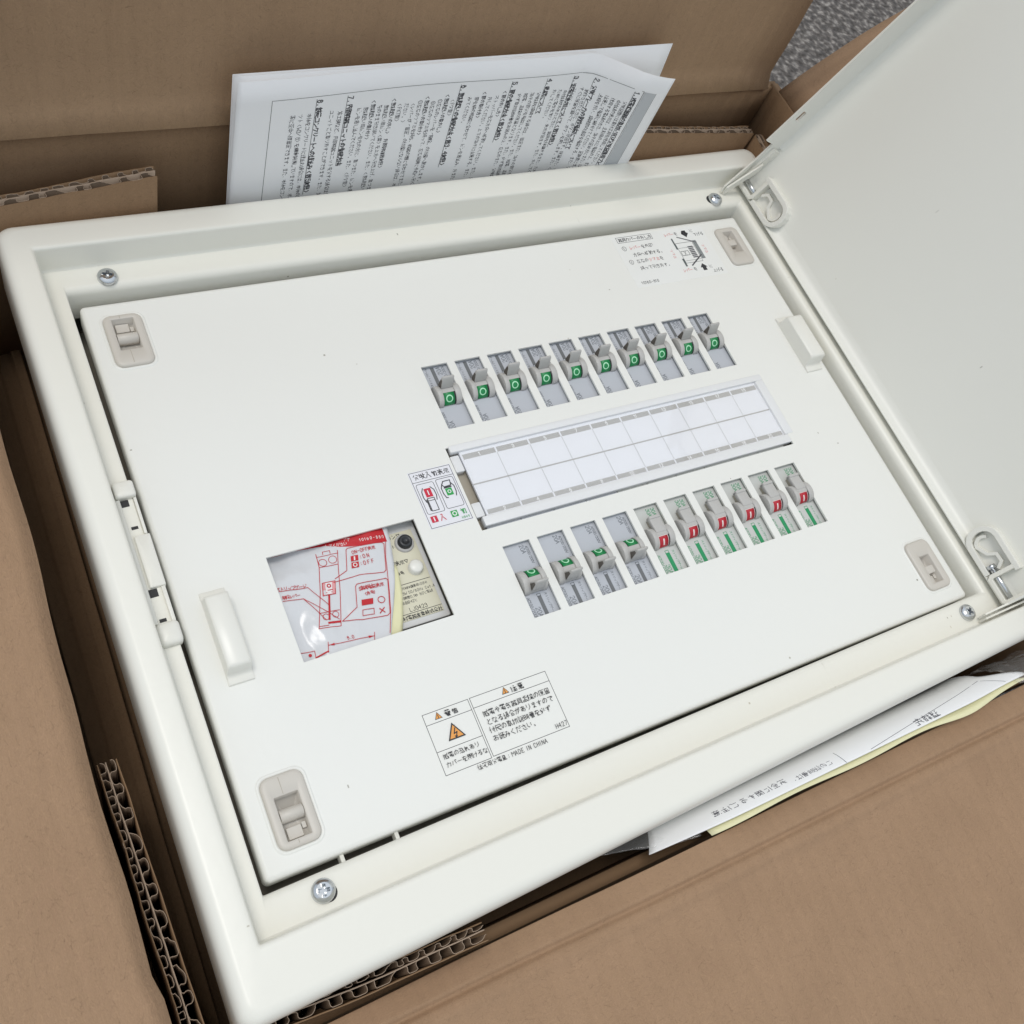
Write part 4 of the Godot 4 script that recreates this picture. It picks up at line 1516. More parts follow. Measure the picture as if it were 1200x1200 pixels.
func door():
	# local x runs up the opened door from the hinge, local y out of its inner face, z along the hinge
	var a := deg_to_rad(65.6)
	var ex := Vector3(cos(a), sin(a), 0)
	var ey := Vector3(-sin(a), cos(a), 0)
	frame = Transform3D(Basis(ex, ey, Vector3(0, 0, 1)), Vector3(397.2, 30.6, 0))
	var st := start()
	smooth(st, true)
	# the frame is right handed only with z flipped, so the outline below is wound for that
	var ring_d := func(d: float, y: float, r: float) -> Array:
		return ring(-26.6 + d, 372.0 - d, -18.6 + d, 271.6 - d, y, r, 4)
	loft(st, [ring_d.call(0.0, 4.2, 1.2), ring_d.call(0.0, 2.0, 1.4), ring_d.call(0.0, 0.8, 1.4), ring_d.call(0.3, -0.4, 1.4), ring_d.call(1.2, -1.2, 1.2)], true)
	loft(st, [ring_d.call(0.9, -0.6, 1.0), ring_d.call(0.9, 4.2, 1.0)], false)
	smooth(st, false)
	quad(st, Vector3(-25.6, 0, -17.6), Vector3(371, 0, -17.6), Vector3(371, 0, 270.6), Vector3(-25.6, 0, 270.6))
	var o := part("door", st, M.door, board)
	# flange along the short sides with its notch near the hinge and an oblong hole
	for side in [-18.2, 271.2]:
		st = start()
		var z0: float = side - 0.6
		var z1: float = side + 0.6
		smooth(st, false)
		var d0 := 16.6
		var holes := [[30.0, 36.0]] if side < 0.0 else []
		var cuts := [[-26.4, 4.0, 9.5]]
		if side < 0.0:
			cuts.append_array([[4.0, 12.5, d0]])
			# pieces around the hole
			flange_box(st, 12.5, 371.0, z0, z1, 0.0, 9.4)
			flange_box(st, 12.5, 371.0, z0, z1, 12.6, d0)
			flange_box(st, 12.5, 22.0, z0, z1, 9.4, 12.6)
			flange_box(st, 28.5, 371.0, z0, z1, 9.4, 12.6)
		else:
			cuts.append_array([[4.0, 371.0, d0]])
		for c in cuts:
			flange_box(st, c[0], c[1], z0, z1, 0.0, c[2])
		part("flange", st, M.door, o)
	st = start()
	smooth(st, true)
	var fillet := [Vector2(-26.7, 1.0), Vector2(-26.7, 4.6), Vector2(-26.4, 5.0), Vector2(-25.9, 5.0), Vector2(-25.5, 4.5), Vector2(-24.9, 3.2), Vector2(-24.0, 1.9), Vector2(-22.8, 0.9), Vector2(-21.0, 0.25), Vector2(-18.5, 0.02)]
	for i in fillet.size() - 1:
		var a0: Vector2 = fillet[i]
		var a1: Vector2 = fillet[i + 1]
		quad(st, Vector3(a0.x, a0.y, -17.4), Vector3(a1.x, a1.y, -17.4), Vector3(a1.x, a1.y, 270.4), Vector3(a0.x, a0.y, 270.4))
	part("hinge_side_flange", st, M.door, o)
	st = start()
	smooth(st, true)
	var bend := [Vector2(-17.65, 2.4), Vector2(-17.5, 1.3), Vector2(-16.9, 0.55), Vector2(-15.9, 0.18), Vector2(-14.4, 0.03)]
	for i in bend.size() - 1:
		var a0: Vector2 = bend[i]
		var a1: Vector2 = bend[i + 1]
		quad(st, Vector3(4.0, a0.y, a0.x), Vector3(371.0, a0.y, a0.x), Vector3(371.0, a1.y, a1.x), Vector3(4.0, a1.y, a1.x))
	part("corner_bend", st, M.door, o)
	# plastic hinge pockets: a rib bent like a J and a bracket bent like a C, with a steel pin
	for e in [[1.0, 0.0], [-1.0, 252.6]]:
		var s: float = e[0]
		var off: float = e[1]
		var q := func(x: float, z: float) -> Vector2: return Vector2(x, off + z * s)
		var j := [q.call(-10.2, -5.5), q.call(-10.0, 14.5)]
		for i in 9:
			var t := PI * i / 8.0
			j.append(q.call(-17.4 + 7.4 * cos(t), 14.6 + 6.6 * sin(t)))
		j.append(q.call(-24.9, -1.5))
		st = start()
		smooth(st, false)
		rib(st, j, 1.4, 0.0, 5.8)
		part("hinge_pocket", st, M.plastic_white, o)
		var inner := []
		for i in 8:
			var t := PI * (0.25 + 0.75 * i / 7.0)
			inner.append(q.call(-18.2 + 4.2 * cos(t), 13.6 + 3.8 * sin(t)))
		inner.append_array([q.call(-19.6, 8.2), q.call(-15.6, 6.4), q.call(-15.4, 2.0), q.call(-18.8, -0.6)])
		st = start()
		smooth(st, false)
		rib(st, inner, 0.9, 0.0, 3.6)
		part("hinge_pocket_rib", st, M.plastic_white, o)
		st = start()
		smooth(st, false)
		rbox(st, -25.4, -10.6, off + minf(s * -2.0, s * 19.0), off + maxf(s * -2.0, s * 19.0), -0.05, 1.4, 4.0, 0.3, 3)
		part("hinge_pocket_floor", st, M.plastic_white, o)
		st = start()
		smooth(st, false)
		rib(st, [q.call(-11.2, -3.0), q.call(-23.2, -3.0), q.call(-24.6, -4.2), q.call(-24.6, -16.6), q.call(-23.4, -17.6), q.call(2.4 if s > 0.0 else -6.0, -17.6 + (1.2 if s > 0.0 else 0.0))], 1.15, 0.0, 6.2)
		part("hinge_bracket", st, M.frame, o)
		st = start()
		smooth(st, true)
		var p0: Vector2 = q.call(-21.4, -16.4)
		var p1: Vector2 = q.call(-21.4, -4.0 if s > 0.0 else 2.6)
		bar(st, Vector3(p0.x, 3.6, p0.y), Vector3(p1.x, 3.6, p1.y), 1.5)
		part("hinge_pin", st, M.steel, o)
		if s > 0.0:
			continue
		st = start()
		smooth(st, true)
		var p2: Vector2 = q.call(-21.4, 0.6)
		bar(st, Vector3(p2.x, 3.6, p2.y), Vector3(p1.x, 3.6, p1.y), 2.3)
		part("hinge_pin_head", st, M.steel, o)
	frame = Transform3D()
	# fixed hinge arms on the frame
	var arms := [[Vector3(368.4, 5.4, -14.8), Vector3(381.0, 22.0, -16.6)], [Vector3(369.6, 5.4, -13.6), Vector3(388.0, 21.0, -14.4)]]
	for r in arms:
		st = start()
		smooth(st, false)
		strap(st, r[0], r[1], Vector3(0, 5.6, 0), Vector3(0, 0, 1.1))
		part("hinge_arm", st, M.frame, board)
	for r in [[Vector3(364.2, 7.0, 271.0), Vector3(383.5, 10.0, 270.6)], [Vector3(364.2, 6.0, 273.0), Vector3(398.0, 12.0, 272.8)]]:
		st = start()
		smooth(st, false)
		strap(st, r[0], r[1], Vector3(0, 5.0, 0), Vector3(0, 0, 0.9))
		part("hinge_arm", st, M.frame, board)


func strap(st: SurfaceTool, a: Vector3, b: Vector3, up: Vector3, side: Vector3):
	var c := [a, b, b + up, a + up]
	var d := []
	for p in c:
		d.append(p + side)
	quad(st, c[3], c[2], c[1], c[0])
	quad(st, d[0], d[1], d[2], d[3])
	for i in 4:
		var j := (i + 1) % 4
		quad(st, c[i], c[j], d[j], d[i])


func flange_box(st: SurfaceTool, x0: float, x1: float, z0: float, z1: float, y0: float, y1: float):
	loft(st, [ring(x0, x1, z0, z1, y0, 0.05, 1), ring(x0, x1, z0, z1, y1, 0.05, 1)], true, true)


# ------------------------------------------------------------------ leaflet behind the board

var leaf_top := [Vector2(79.0, -44.0), Vector2(258.0, -47.0), Vector2(264.0, -45.0), Vector2(269.0, -40.5), Vector2(281.5, -30.0), Vector2(287.0, -28.0), Vector2(301.0, -27.0)]
var leaf_low := [Vector2(78.0, -38.6), Vector2(256.0, -38.6), Vector2(262.0, -38.4), Vector2(268.0, -38.2), Vector2(284.0, -37.8), Vector2(290.0, -37.7), Vector2(307.0, -37.4)]


func along(line: Array, s: float) -> Vector2:
	# s in mm measured along the top line
	var i := 0
	var left := s
	while i < leaf_top.size() - 2 and left > leaf_top[i].distance_to(leaf_top[i + 1]):
		left -= leaf_top[i].distance_to(leaf_top[i + 1])
		i += 1
	var t: float = left / leaf_top[i].distance_to(leaf_top[i + 1])
	return line[i] + (line[i + 1] - line[i]) * t


func leaf(s: float, d: float, k: float) -> Vector3:
	# s along the page, d down from its top edge
	var t := d / 120.0
	var p := along(leaf_top, s).lerp(along(leaf_low, s), t)
	var slope := 0.0
	var bump := 0.9 * sin(s * 0.045 + 0.8) * (1.0 - t)
	var top := 77.6 + s * 0.028 - 3.5 * smoothstep(206.0, 231.0, s)
	return Vector3(p.x, top - d, p.y + bump + k + slope)


func build_leaflet():
	var t := thing("instruction_leaflet", "folded white instruction leaflet with dense sideways print standing behind the board", "leaflet", Vector3(190, -40, -40))
	var total := 0.0
	for i in leaf_top.size() - 1:
		total += leaf_top[i].distance_to(leaf_top[i + 1])
	var st := start()
	smooth(st, true)
	patch(st, func(u: float, v: float) -> Vector3: return leaf(u * total, v * 120.0, 0.0), 90, 10, 0.15, Vector2(total, 120))
	part("front_page", st, M.paper, t)
	# folded left edge and the pages behind
	st = start()
	smooth(st, true)
	patch(st, func(u: float, v: float) -> Vector3:
		var x := lerpf(78.4, lerpf(311.5, 316.0, v), u)
		return Vector3(x, lerpf(lerpf(77.2, 82.4, u), -40.0, v), lerpf(-48.5, -41.0, v) - 2.6 * u * (1.0 - v)), 30, 8, 0.3, Vector2(240, 124))
	part("back_page", st, M.paper, t)
	st = start()
	smooth(st, true)
	patch(st, func(u: float, v: float) -> Vector3:
		var x := lerpf(78.6, 262.0, u)
		return Vector3(x, lerpf(lerpf(77.6, 81.6, u), -40.0, v), lerpf(-46.8, -40.0, v) - 1.6 * u * (1.0 - v)), 30, 8, 0.3, Vector2(190, 122))
	part("middle_page", st, M.paper, t)
	var k := Color(0.05, 0.05, 0.055)
	var p := Print.new(self, func(x: float, y: float, l: float) -> Vector3: return leaf(x, y, l), 6.0)
	# frame line and the grey band at the right edge
	p.path([Vector2(16.0, 110.0), Vector2(16.0, 11.0), Vector2(178, 11.0), Vector2(196, 11.0), Vector2(total - 14.6, 11.0), Vector2(total - 14.6, 110.0)], 0.3, Color(0.2, 0.2, 0.2))
	for i in 12:
		for j in 6:
			var x0 := total - 14.0 + 1.2 * j
			p.poly([Vector2(x0, 11.2 + 8 * i), Vector2(x0 + 1.2, 11.2 + 8 * i), Vector2(x0 + 1.2, 19.2 + 8 * i), Vector2(x0, 19.2 + 8 * i)], Color(0.50, 0.52, 0.54), 0.05)
	p.path([Vector2(total - 6.6, 11.0), Vector2(total - 6.6, 110.0)], 0.25, Color(0.2, 0.2, 0.2))
	var down := Vector2(0, 1)
	var chapters := [
		[213, 3.5, "1．漏電遮断器の取扱い及び分岐回路用ブレーカ", ["分岐回路には取付工具を使用してください。", "中性線の表示は、主幹用の上に確認の上、", "使用する電線の太さ、端子の定め方に", "注意して確実に締付けてください。定期的に", "点検を行い、接続部の温度を確認する。"]],
		[190, 2.9, "2．分岐ブレーカの動作確認について", ["動作させたときに、ボタンが出ます。原因", "すぐに原因を調べて、ボタンを戻します。", "ください。"]],
		[178, 3.5, "3．過電圧表示について（図1参照）", ["中性線が外れたときに、器具を保護する", "ために電気を切り、表示が出ます。", "外してください。"]],
		[162, 3.7, "4．絶縁について", ["分岐線を接続する場合は、固定", "端子の部分を確認してください。", "感電、故障の原因となります。", "必ず取扱説明書をお読みの上、左右の"]],
		[142, 3.75, "5．扉の着脱方法（図2参照）", ["＜扉の外し方＞", "ストッパーを右方向へ移動してください。", "外してください。上下の端子に注意する。", "＜扉の取付方＞", "扉を枠の機器に合わせて、ピンを差込み、外", "みてください。"]],
		[114, 3.5, "6．配線遮いの着脱方法（図3・4参照）", ["（Fタ型）", "＜配線遮いの取外し＞", "①左右のレバーを「解除」の位置へ動かします。", "②左右のツマミを持って、左右同時に手前へ引く", "＜配線遮いの取付け＞", "①左右のツマミを持ち、機器の間に合わせて", "（レバーが「固定」の位置にならない場合は、本", "ださい。）", "（FKT型）", "＜配線遮いの外し＞  外部詳細図参照）", "配線遮い用ピン（黒）を上方へ引き上げ、取つ", "そのまま引き抜いてください。", "＜配線遮いの取付け＞", "配線遮い用ピンを元の方に、取つ", "ピンを差し込んでください。"]],
		[56, 4.0, "7．内部機器ユニットの着脱方法", ["施工時など、内部機器ユニットを分する場合は固定", "ユニットごと取り外すことができます。"]],
		[41, 4.0, "8．鉄筋コンクリートへの埋込み（図5参照）", ["本体をコンクリートに埋込む場合には、本体の底面の", "ツト（W3／8）を標準装備していますので、ボルト", "等に空中へ仮固定できます。"]],
	]
	for c in chapters:
		var s: float = c[0] - 1.0
		p.text(fit(p, c[2], 2.7, 72.0), Vector2(s, 12.5), 2.7, k, 0.52, down, 1.02)
		p.line(Vector2(s - 3.1, 12.5), Vector2(s - 3.1, 12.5 + minf(72.0, p.width(c[2], 2.7, 1.02))), 0.26, k)
		for i in c[3].size():
			var words: String = c[3][i]
			var strong := words.begins_with("＜")
			var from := 17.0 if strong else 20.0
			if not strong and words.length() > 12:
				words += "また、" + c[3][(i + 1) % c[3].size()]
			p.text(fit(p, words, 2.3, 88.0 - from), Vector2(s - 0.5 - c[1] * (i + 1), from + rng.randf_range(-0.6, 0.6)), 2.3, k, 0.32 if strong else 0.24, down, 1.02)
	print_part("lettering", p, t)


func fit(p: Print, s: String, h: float, room: float) -> String:
	while s.length() > 1 and p.width(s, h, 1.02) > room:
		s = s.left(-1)
	return s


# ------------------------------------------------------------------ papers in the front gap

func form(s: float, d: float, k: float) -> Vector3:
	# s: from left to right along the board, d: from the top edge (towards the viewer) down into the gap
	var t := clampf((s - 112.0) / 250.0, 0.0, 1.0)
	var lip := lerpf(304.6, 306.0, smoothstep(0.0, 0.3, t)) - 1.0 * smoothstep(0.85, 1.0, t)
	var rise := lerpf(-14.0, 8.5, smoothstep(0.0, 0.35, t))
	var a := minf(d / 22.0, 1.6)
	return Vector3(s, rise - d * 0.72 * (0.5 + 0.5 * a) + k * 0.8, lip - 13.5 * sin(minf(a, 1.5)) + k * 0.6)


func build_documents():
	var t := thing("printed_form", "white printed form curling up between the board's front edge and the front flap", "paper", Vector3(240, -60, 300))
	var st := start()
	smooth(st, true)
	patch(st, func(u: float, v: float) -> Vector3:
		var s := lerpf(370.0 - 20.0 * smoothstep(0.02, 0.3, v), 146.0 + 26.0 * v, u)
		return form(s, v * 55.0, 0.0), 70, 40, 0.15, Vector2(230, 55))
	part("sheet", st, M.paper, t)
	var k := Color(0.10, 0.10, 0.12)
	var p := Print.new(self, func(x: float, y: float, l: float) -> Vector3: return form(x, y, l + 0.16), 2.0)
	var back := Vector2(-1, 0)
	p.path([Vector2(356, 2), Vector2(346, 12)], 0.3, k)
	p.path([Vector2(346, 12), Vector2(262, 1.5)], 0.3, k)
	p.path([Vector2(246, 0.6), Vector2(246, 14)], 0.3, k)
	p.text("連絡先", Vector2(309, 7.2), 5.2, k, 0.5, back, 1.05)
	p.text("この説明書は、", Vector2(241, 7.4), 3.4, k, 0.3, back, 1.05)
	p.text("安全に関するご注意", Vector2(215, 9.2), 3.6, k, 0.36, back, 1.2)
	p.path([Vector2(216, 13.8), Vector2(160, 13.8)], 0.25, k)
	p.text("必ずお読みください", Vector2(196, 16.6), 3.2, k, 0.3, back, 1.2)
	print_part("lettering", p, t)
	t = thing("yellow_slip", "thin yellow paper slip sticking out under the white printed form", "paper", Vector3(260, -60, 304))
	st = start()
	smooth(st, true)
	patch(st, func(u: float, v: float) -> Vector3:
		var s := lerpf(372.0 - 30.0 * smoothstep(0.0, 0.4, v), 172.0, u)
		var q := form(clampf(s, 170.0, 360.0), maxf(0.0, v * 30.0), 0.0)
		var wave := 1.6 * exp(-pow((s - 322.0) / 18.0, 2)) + 0.5 * sin(s * 0.08)
		var tip := 5.0 * smoothstep(360.0, 372.0, s)
		return Vector3(s, q.y - 1.4 - tip * 0.1 - v * 3.0 + 1.5 * exp(-pow((s - 325.0) / 20.0, 2)), q.z + 2.4 + wave - v * 2.0 - tip * v), 60, 8, 0.15, Vector2(190, 30))
	part("sheet", st, M.slip, t)
	t = thing("clear_document_bag", "clear crumpled plastic bag around the papers at the board's front edge", "bag", Vector3(300, -60, 302))
	st = start()
	smooth(st, true)
	var n := FastNoiseLite.new()
	n.seed = 71
	n.frequency = 0.05
	patch(st, func(u: float, v: float) -> Vector3:
		var s := lerpf(404.0, 362.0, u)
		var d := v * 40.0
		var q := form(345.0, d, 0.0)
		return Vector3(s, q.y + 2.0 + 3.0 * n.get_noise_2d(s * 1.6, d * 2.0), q.z + 2.2 + 2.0 * n.get_noise_2d(s * 1.6 + 90.0, d * 2.0)), 50, 24, 0.1, Vector2(80, 40))
	part("film", st, M.film, t)
	st = start()
	smooth(st, true)
	patch(st, func(u: float, v: float) -> Vector3:
		var s := lerpf(168.0, 120.0, u)
		var d := v * 40.0
		var q := form(clampf(s, 112.0, 400.0), d, 0.0)
		return Vector3(s, q.y - 1.0 + 0.8 * n.get_noise_2d(s * 1.3, d * 2.0), q.z + 1.0 - 9.0 * smoothstep(168.0, 120.0, s) + 0.7 * n.get_noise_2d(s * 1.3 + 40.0, d * 2.0)), 50, 24, 0.1, Vector2(80, 40))
	part("film", st, M.film, t)


# ------------------------------------------------------------------ letter shapes
# Strokes on a nine by nine grid, two digits a point; "x:abcd" puts letter x in the box from ab to cd.
const GLYPHS := {
	"あ": "1272 4147 634827255485788769",
	"い": "11163847 7276",
	"お": "1262 4148281654867868 7283",
	"か": "1363676549 4119 7285",
	"が": "1363676549 4119 7285 7182 8191",
	"き": "1272 1474 4177 273979",
	"く": "612579",
	"ぐ": "612579 7283 8292",
	"け": "1119 3484 717659",
	"こ": "2272 263989",
	"ご": "2272 263989 7181 8191",
	"さ": "1373 4177 264989",
	"し": "2127498987",
	"す": "1383 5156364455565649",
	"せ": "1484 717666 31384989",
	"そ": "22722146846979",
	"た": "1252 3119 5484 576989",
	"だ": "1252 3119 5484 576989 7182 8191",
	"つ": "1372847748",
	"っ": "2575866869",
	"て": "1282555779",
	"で": "1282555779 7384 8393",
	"と": "3144 7235274989",
	"ど": "3144 7235274989 7182 8191",
	"な": "1252 3116 7284 646849385789",
	"に": "1119 4383 465989",
	"の": "514628162351838668",
	"は": "1119 3383 616849385789",
	"べ": "063398 7182 8191",
	"へ": "063398",
	"ま": "2272 2474 515849385779",
	"み": "2252191635877469",
	"め": "2238 615828163473857769",
	"び": "1132274877628594 7182 8191",
	"や": "1563847666 3269 5162",
	"ら": "4152 232655867849",
	"り": "2125 717649",
	"る": "2171165475785948577778",
	"れ": "2139 1353173446637899",
	"わ": "2139 1353172563838749",
	"を": "1272 411635555558 84464989",
	"ん": "4118365667988896",
	"カ": "13837868 4119",
	"バ": "3218 6287 7182 8192",
	"ー": "1585",
	"ス": "128218 5588",
	"ト": "4149 4476",
	"ド": "4149 4476 7182 8192",
	"リ": "2126 717548",
	"ッ": "2536 4546 846659",
	"プ": "12828449 8090",
	"ゲ": "3115 2383 6349 7182 8192",
	"ジ": "2233 1546 2985 7182 8292",
	"レ": "222984",
	"ツ": "1324 4254 836649",
	"マ": "128256 4567",
	"ミ": "2273 2575 1888",
	"コ": "228288 1888",
	"ン": "2233 2985",
	"ク": "3115 328249",
	"シ": "2233 1546 2985",
	"ョ": "247478 2676 2878",
	"ア": "128264 4549",
	"ボ": "1383 5159 3518 6587 7182",
	"ル": "3135 3518 616986",
	"ユ": "237378 1888",
	"ニ": "2272 1888",
	"ピ": "2128 2888 2575 8090",
	"タ": "3115 328249 4667",
	"ブ": "128249 7182 8192",
	"テ": "2272 1484 5539",
	"口": "2228 228288 2888",
	"日": "2129 218189 2585 2989",
	"目": "2129 218189 2484 2686 2989",
	"田": "2129 218189 2585 2989 5159",
	"言": "4050 1282 2474 2676 口:2789",
	"木": "1383 5159 5317 5387",
	"糸": "612353 632686 5659 3728 7778",
	"金": "5013 5093 2474 5359 1787 2989",
	"土": "2464 4149 1989",
	"扌": "1363 4149 2849 1866",
	"亻": "6015 4349",
	"氵": "1233 1445 1936",
	"艹": "1282 3033 6063",
	"雨": "1181 1315 138384 5157 3334 6364",
	"阝": "2129 216135653745",
	"辶": "1122 1434381979 3899",
	"門": "1119 114144 1444 1343 9199 915154 5494 5393",
	"心": "1618 334898 8997 5355 8587",
	"宀": "5051 1113 129193",
	"立": "5051 1282 3435 6465 1888",
	"月": "2118 217179 2474 2676",
	"勹": "3115 328279",
	"又": "128219 2388",
	"車": "1282 2464 2476 7476 5059 1888",
	"警": "艹:0093 勹:0345 口:1335 又:5395 言:1599",
	"告": "2214 1383 5255 1585 口:1699",
	"注": "氵:0039 5161 4494 4797 3999 6369",
	"意": "立:0094 日:1486 心:0699",
	"感": "1119 1292 3353 口:2456 628799 9785 8081 心:0699",
	"電": "雨:0095 2585 2787 2589 8589 5359",
	"恐": "1151 3135 1555 627289 617586 心:0699",
	"開": "門:0099 3676 5559 3676",
	"気": "3113 2282 2464 156579 2839 5828",
	"器": "口:0143 口:5193 1585 5344 5518 5588 口:0649 口:5699",
	"具": "2126 218186 2383 2585 1787 6799 4719",
	"故": "2252 4047 口:0659 7052 6393 8859 5599",
	"障": "阝:0039 6171 4292 5354 8384 日:4587 3898 6699",
	"原": "1119 1191 5343 日:3386 6669 4849 8899",
	"因": "2129 218189 2989 3575 5358 5578 5538",
	"場": "土:0049 日:5084 4595 5538 579788 7669",
	"合": "5014 5094 3565 口:2689",
	"付": "亻:0039 4494 7179 5666",
	"属": "1191 1119 9194 1494 3574 4699 4679",
	"取": "1151 1151 2128 4149 2343 2545 1858 527259 6389",
	"扱": "扌:0049 526244 6259 8389 5382 8489",
	"説": "言:0049 5162 9182 口:5396 5659 767999",
	"明": "日:0148 月:5199",
	"書": "2383 5155 2171 7174 1484 2676 日:2689 1585",
	"必": "4152 2338 8219 1326 8586",
	"読": "言:0049 4191 7174 4494 4595 5659 767999",
	"住": "亻:0039 6171 4494 4797 3999 6269",
	"宅": "宀:0094 7345 1666 446989",
	"用": "2118 218189 2484 2787 5159",
	"分": "3113 6193 356578 5539",
	"盤": "2128 2151 5158 2555 5172 6275 2129 3676 2629 7679 4649 5659 1999",
	"岐": "1116 116656 4146 1656 5393 7076 567649 6699",
	"入": "3050 5119 5489",
	"切": "1343 214858 4282 4258 828978 6249",
	"表": "1282 2474 5055 1585 5519 4649 6699",
	"示": "2282 1484 5459 3618 7689",
	"配": "1151 1141 2127 4147 1363 1969 5292 927555 5599",
	"線": "糸:0049 日:6094 7459 7659 8596 7699",
	"遮": "辶:0099 4191 4247 6394 5295 4646",
	"着": "3141 6151 1383 2565 4047 1585 目:3589",
	"脱": "月:0149 5161 9181 口:5295 5559 757899",
	"方": "5052 1383 433719 45757959",
	"法": "氵:0039 4393 6066 3696 664898 8799",
	"内": "2129 218189 5053 5336 5376",
	"部": "5152 3031 1151 2223 4344 1454 口:1549 6169 619185 8598",
	"機": "木:0049 5142 4253 7162 6273 4696 6199 8269",
	"図": "2129 218189 2989 3343 6353 7337 4477",
	"参": "413263 8293 1484 5419 5489 6546 6647 6739",
	"照": "日:0046 517174 口:5386 1819 3839 6869 8889",
	"鉄": "金:0049 7152 5292 4595 7075 7559 7599",
	"筋": "艹:0093 月:0448 4595 655899 9585",
	"埋": "土:0049 目:5085 7079 5787 4999",
	"込": "辶:0099 6153 5399 5439",
	"本": "1383 5159 5317 5387 4767",
	"体": "亻:0039 4494 6169 6337 6397 5777",
	"底": "5051 1191 1119 3373 3337 5399 3657 4888",
	"面": "1191 5143 2229 2283 8389 2989 4347 6367 4565",
	"装": "1134 3036 4383 7056 5585 1696 5619 4649 6699",
	"備": "亻:0039 4292 5054 8084 5199 4494 5559 5595 9599 5797",
	"等": "艹:0093 5056 2474 1787 6569 2838",
	"空": "宀:0094 4315 5395 2676 5659 1999",
	"仮": "亻:0039 4191 4148 528259 6389",
	"固": "2129 218189 2989 3474 5156 口:3679",
	"定": "宀:0094 2484 5458 4676 351989",
	"施": "2031 1242 324619 3546 6053 6192 6597 5359 7479",
	"工": "2282 5158 1888",
	"時": "日:0049 4292 7075 4494 4696 8289 5767",
	"矢": "3115 2282 1585 5118 5588",
	"印": "4111 1119 1545 1848 5159 519196",
	"向": "5032 2229 228288 口:3577",
	"移": "木:0049 7051 618145 6666 7657 677749",
	"動": "1040 1252 1565 3139 1848 2255 5292 938988 7049",
	"左": "1282 4118 4676 5759 2989",
	"右": "1282 4118 口:3689",
	"持": "扌:0049 5191 7074 4494 4696 8499 5767",
	"引": "1151 1455 1464 4449 8189",
	"外": "3113 324219 2446 6169 6486",
	"下": "1282 5159 5577",
	"上": "4148 4474 1888",
	"接": "扌:0049 6070 4191 4394 5253 8283 6548 5788 4696 8559",
	"続": "糸:0049 4292 7073 5393 4595 5658 6689 7699",
	"確": "1141 3115 口:1447 5394 6053 5459 5698 5797 5999 7479",
	"認": "言:0049 528279 6243 5667 4648 5769 9899",
	"赤": "2272 4045 1484 4519 6569 2538 7688",
	"色": "3113 217142 2484 2486 8486 269989",
	"解": "2012 1251 1119 4149 1444 1646 5192 729389 5494 5696 7459",
	"除": "阝:0039 6033 6093 5575 4696 6469 4748 8889",
	"過": "辶:0099 4181 4146 8186 口:5585",
	"圧": "1191 1119 4494 6269 3989",
	"保": "亻:0039 口:4185 4696 6469 6647 6697",
	"護": "言:0049 4292 5053 8083 日:4396 4797 5899 8839",
	"相": "木:0049 目:5199",
	"秒": "木:0049 6166 5345 8395 9649",
	"温": "氵:0039 日:4085 4686 4649 8689 3999",
	"度": "5051 1191 1119 3484 3336 7376 4777 3779 7739",
	"使": "亻:0039 3292 口:4285 6069 5667 6799",
	"河": "氵:0039 3191 8188 7888 口:4367",
	"村": "木:0049 5393 8189 6878 5666",
	"産": "5051 2282 3344 6354 1484 1419 4446 4686 5459 2777 1989",
	"業": "3033 5053 1283 2132 7162 1484 2676 5459 1787 4728 6888",
	"株": "木:0049 6153 4393 4595 7079 7548 7698",
	"式": "1383 617699 9896 7182 1555 3558 1868",
	"会": "5014 5094 3565 1787 4738 3878 6789",
	"社": "2131 133319 3439 4355 6494 7079 5999",
	"連": "辶:0099 車:4098",
	"絡": "糸:0049 6043 528255 5385 口:5589",
	"先": "3113 2282 4045 1585 3518 656999",
	"安": "宀:0093 4338 6388 1585 5618",
	"全": "5014 5094 2474 2676 4449 1989",
	"関": "門:0099 4353 6475 3676 3878 5639 5679",
	"回": "2129 218189 2989 口:3477",
	"路": "口:0044 2429 2646 1949 6043 528255 5385 口:5589",
	"主": "5051 2272 2575 5259 1989",
	"型": "1151 1353 2126 4146 6165 8186 5656 2777 5659 1999",
	"端": "2021 1242 2434 1848 5154 5494 7174 4696 5659 9699 7679",
	"子": "227255 5559 1585",
	"漏": "氵:0039 4191 4119 4393 4597 5559 5499",
	"単": "2132 5051 8172 田:2386 1787 5659",
	"幹": "1141 日:1346 1757 2029 5083 6595 7579",
	"「": "8282 8244",
	"」": "1858",
	"げ": "1119 3484 717659 7081 8090",
	"ず": "1383 5156364455565649 7182 8191",
	"ち": "1373 4127 266578868849",
	"む": "1363 313826152838 5888 8774",
	"パ": "3218 6287 8091",
	"中": "2328 238388 2777 5059",
	"位": "亻:0039 6171 4393 5456 8476 4898",
	"作": "亻:0039 5033 4292 5259 5585 5787",
	"元": "2272 1484 3418 646999",
	"兼": "3032 6051 1282 2676 1484 4249 6269 1686 3719 6789",
	"出": "5058 2125 2585 8185 1619 1989 8986",
	"前": "3032 6052 1282 月:0349 6468 939959",
	"同": "2129 218189 3474 口:3578",
	"太": "1383 5119 5489 4869",
	"実": "宀:0093 2474 2676 1787 5359 5619",
	"差": "3032 6051 1282 2474 5255 1585 3519 3787 3989",
	"性": "2029 1315 4345 7079 5444 5393 5696 4999",
	"戻": "1191 2229 228284 8424 3686 5419 5689",
	"扉": "1191 2229 228284 8424 4549 6569 2646 6686",
	"手": "7131 2373 1585 515949",
	"抜": "扌:0049 4292 6149 5499 8459",
	"断": "2028 2989 2464 4147 2226 6255 9171 7159 7494 8489",
	"期": "月:5199 1242 2127 4147 2444 2646 1747 2819 3849",
	"枠": "木:0049 5191 6149 7185 8595 4696 7579",
	"検": "木:0049 7043 7094 5484 口:5587 7759 7799",
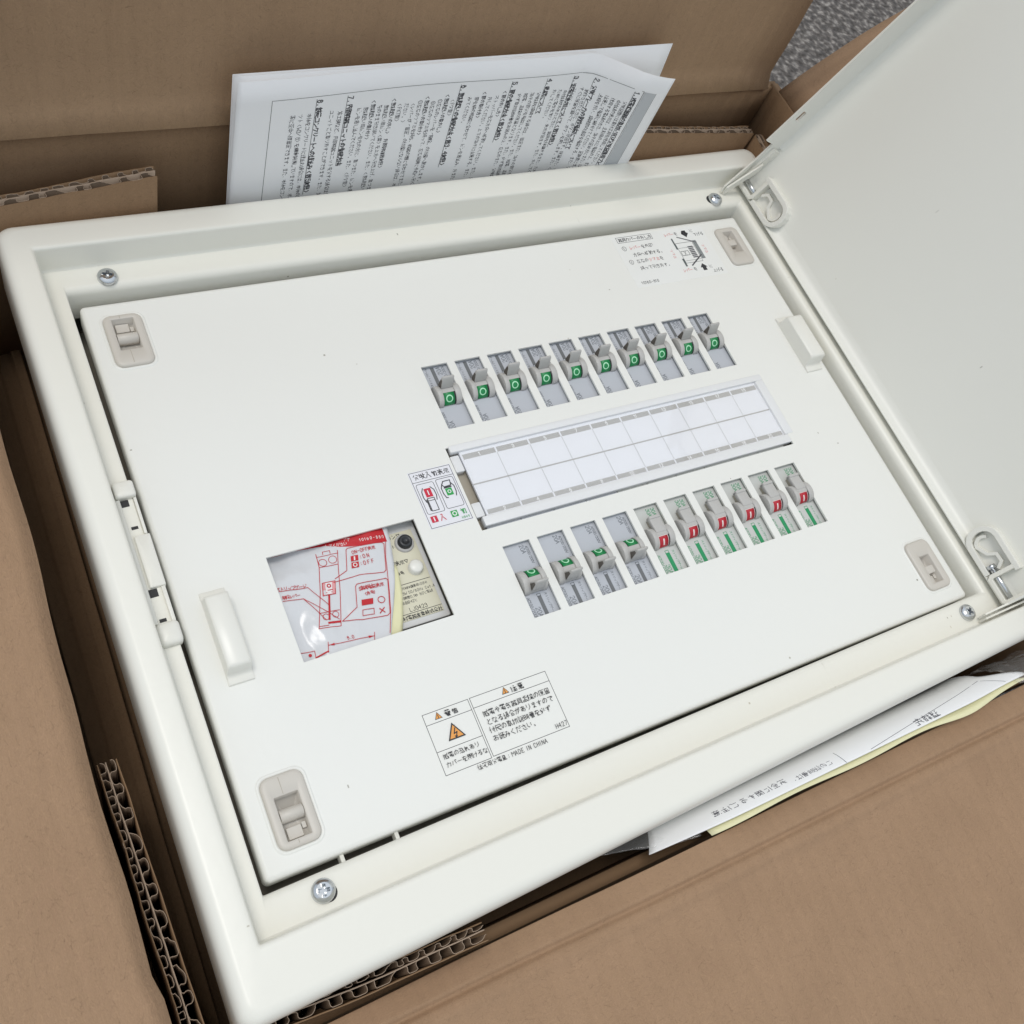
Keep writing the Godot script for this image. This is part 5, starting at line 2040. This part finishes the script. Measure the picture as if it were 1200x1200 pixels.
	"標": "木:0049 4191 目:4294 4393 5555 4494 5585 4696 7579 5748 8798",
	"欠": "3113 2282 8274 4418 5589",
	"準": "氵:0036 4033 6040 3392 3494 3595 4246 6266 1787 5659",
	"点": "5054 5282 口:2476 1819 3839 6869 8889",
	"的": "2129 217179 2141 4149 2545 2949 6053 628279 5566",
	"細": "糸:0049 田:5199",
	"絶": "糸:0049 6043 527264 口:4475 444899 9997",
	"締": "糸:0049 7071 4292 5354 8384 4547 4595 9597 5659 5699 7579",
	"縁": "糸:0049 5181 8183 4393 6475 7578 5849 7699",
	"置": "2181 2124 8184 2424 2484 5056 1555 目:3689 1619 1989",
	"行": "3113 4225 3439 5191 4494 7479",
	"詳": "言:0049 5152 8172 4292 5494 4696 7279",
	"調": "言:0049 4149 419199 5484 7276 口:5689",
	"間": "門:0099 日:3479",
	"黒": "2181 2125 8185 2383 5158 2686 1787 1819 3839 6869 8889",
	"．": "4849",
	"＜": "622569",
	"＞": "225529",
	"及": "1282 2218 7276 5539 4489",
	"0": "315163675939272331",
	"1": "234149",
	"2": "23315163642969",
	"3": "23315163544464656759392728",
	"4": "511666 5159",
	"5": "612124546567593927",
	"6": "5331242739596765543426",
	"7": "216139",
	"8": "31516354342331 345466675939272634",
	"9": "65342523315163675939",
	"A": "1941 4169 2656",
	"C": "6351312327395967",
	"D": "2129 214163674929",
	"E": "61212969 2555",
	"F": "612129 2555",
	"H": "2129 6169 2565",
	"I": "4149",
	"J": "6167593927",
	"L": "212969",
	"M": "1911 114571 7179",
	"N": "29216961",
	"O": "315163675939272331",
	"T": "1171 4149",
	"V": "114971",
	"W": "1129456981",
	"a": "345459 5636274859",
	"t": "313849 1454",
	"z": "24542959",
	"K": "2129 6125 3469",
	"P": "21292151635424",
	"-": "2565",
	"・": "4546",
	".": "4849",
	"：": "4344 4748",
	":": "4344 4748",
	"/": "6129",
	"／": "7119",
	"(": "522459",
	"（": "724579",
	")": "213429",
	"）": "215529",
	"▼": "128258 1258",
	"、": "2738",
	"。": "27383928",
	"℃": "11222111 836345477989",
	"①": "316183866939161331 4347",
	"[": "51212959",
	"]": "21515929",
	"w": "1429456974",
	"②": "316183866939161331 34544757",
}
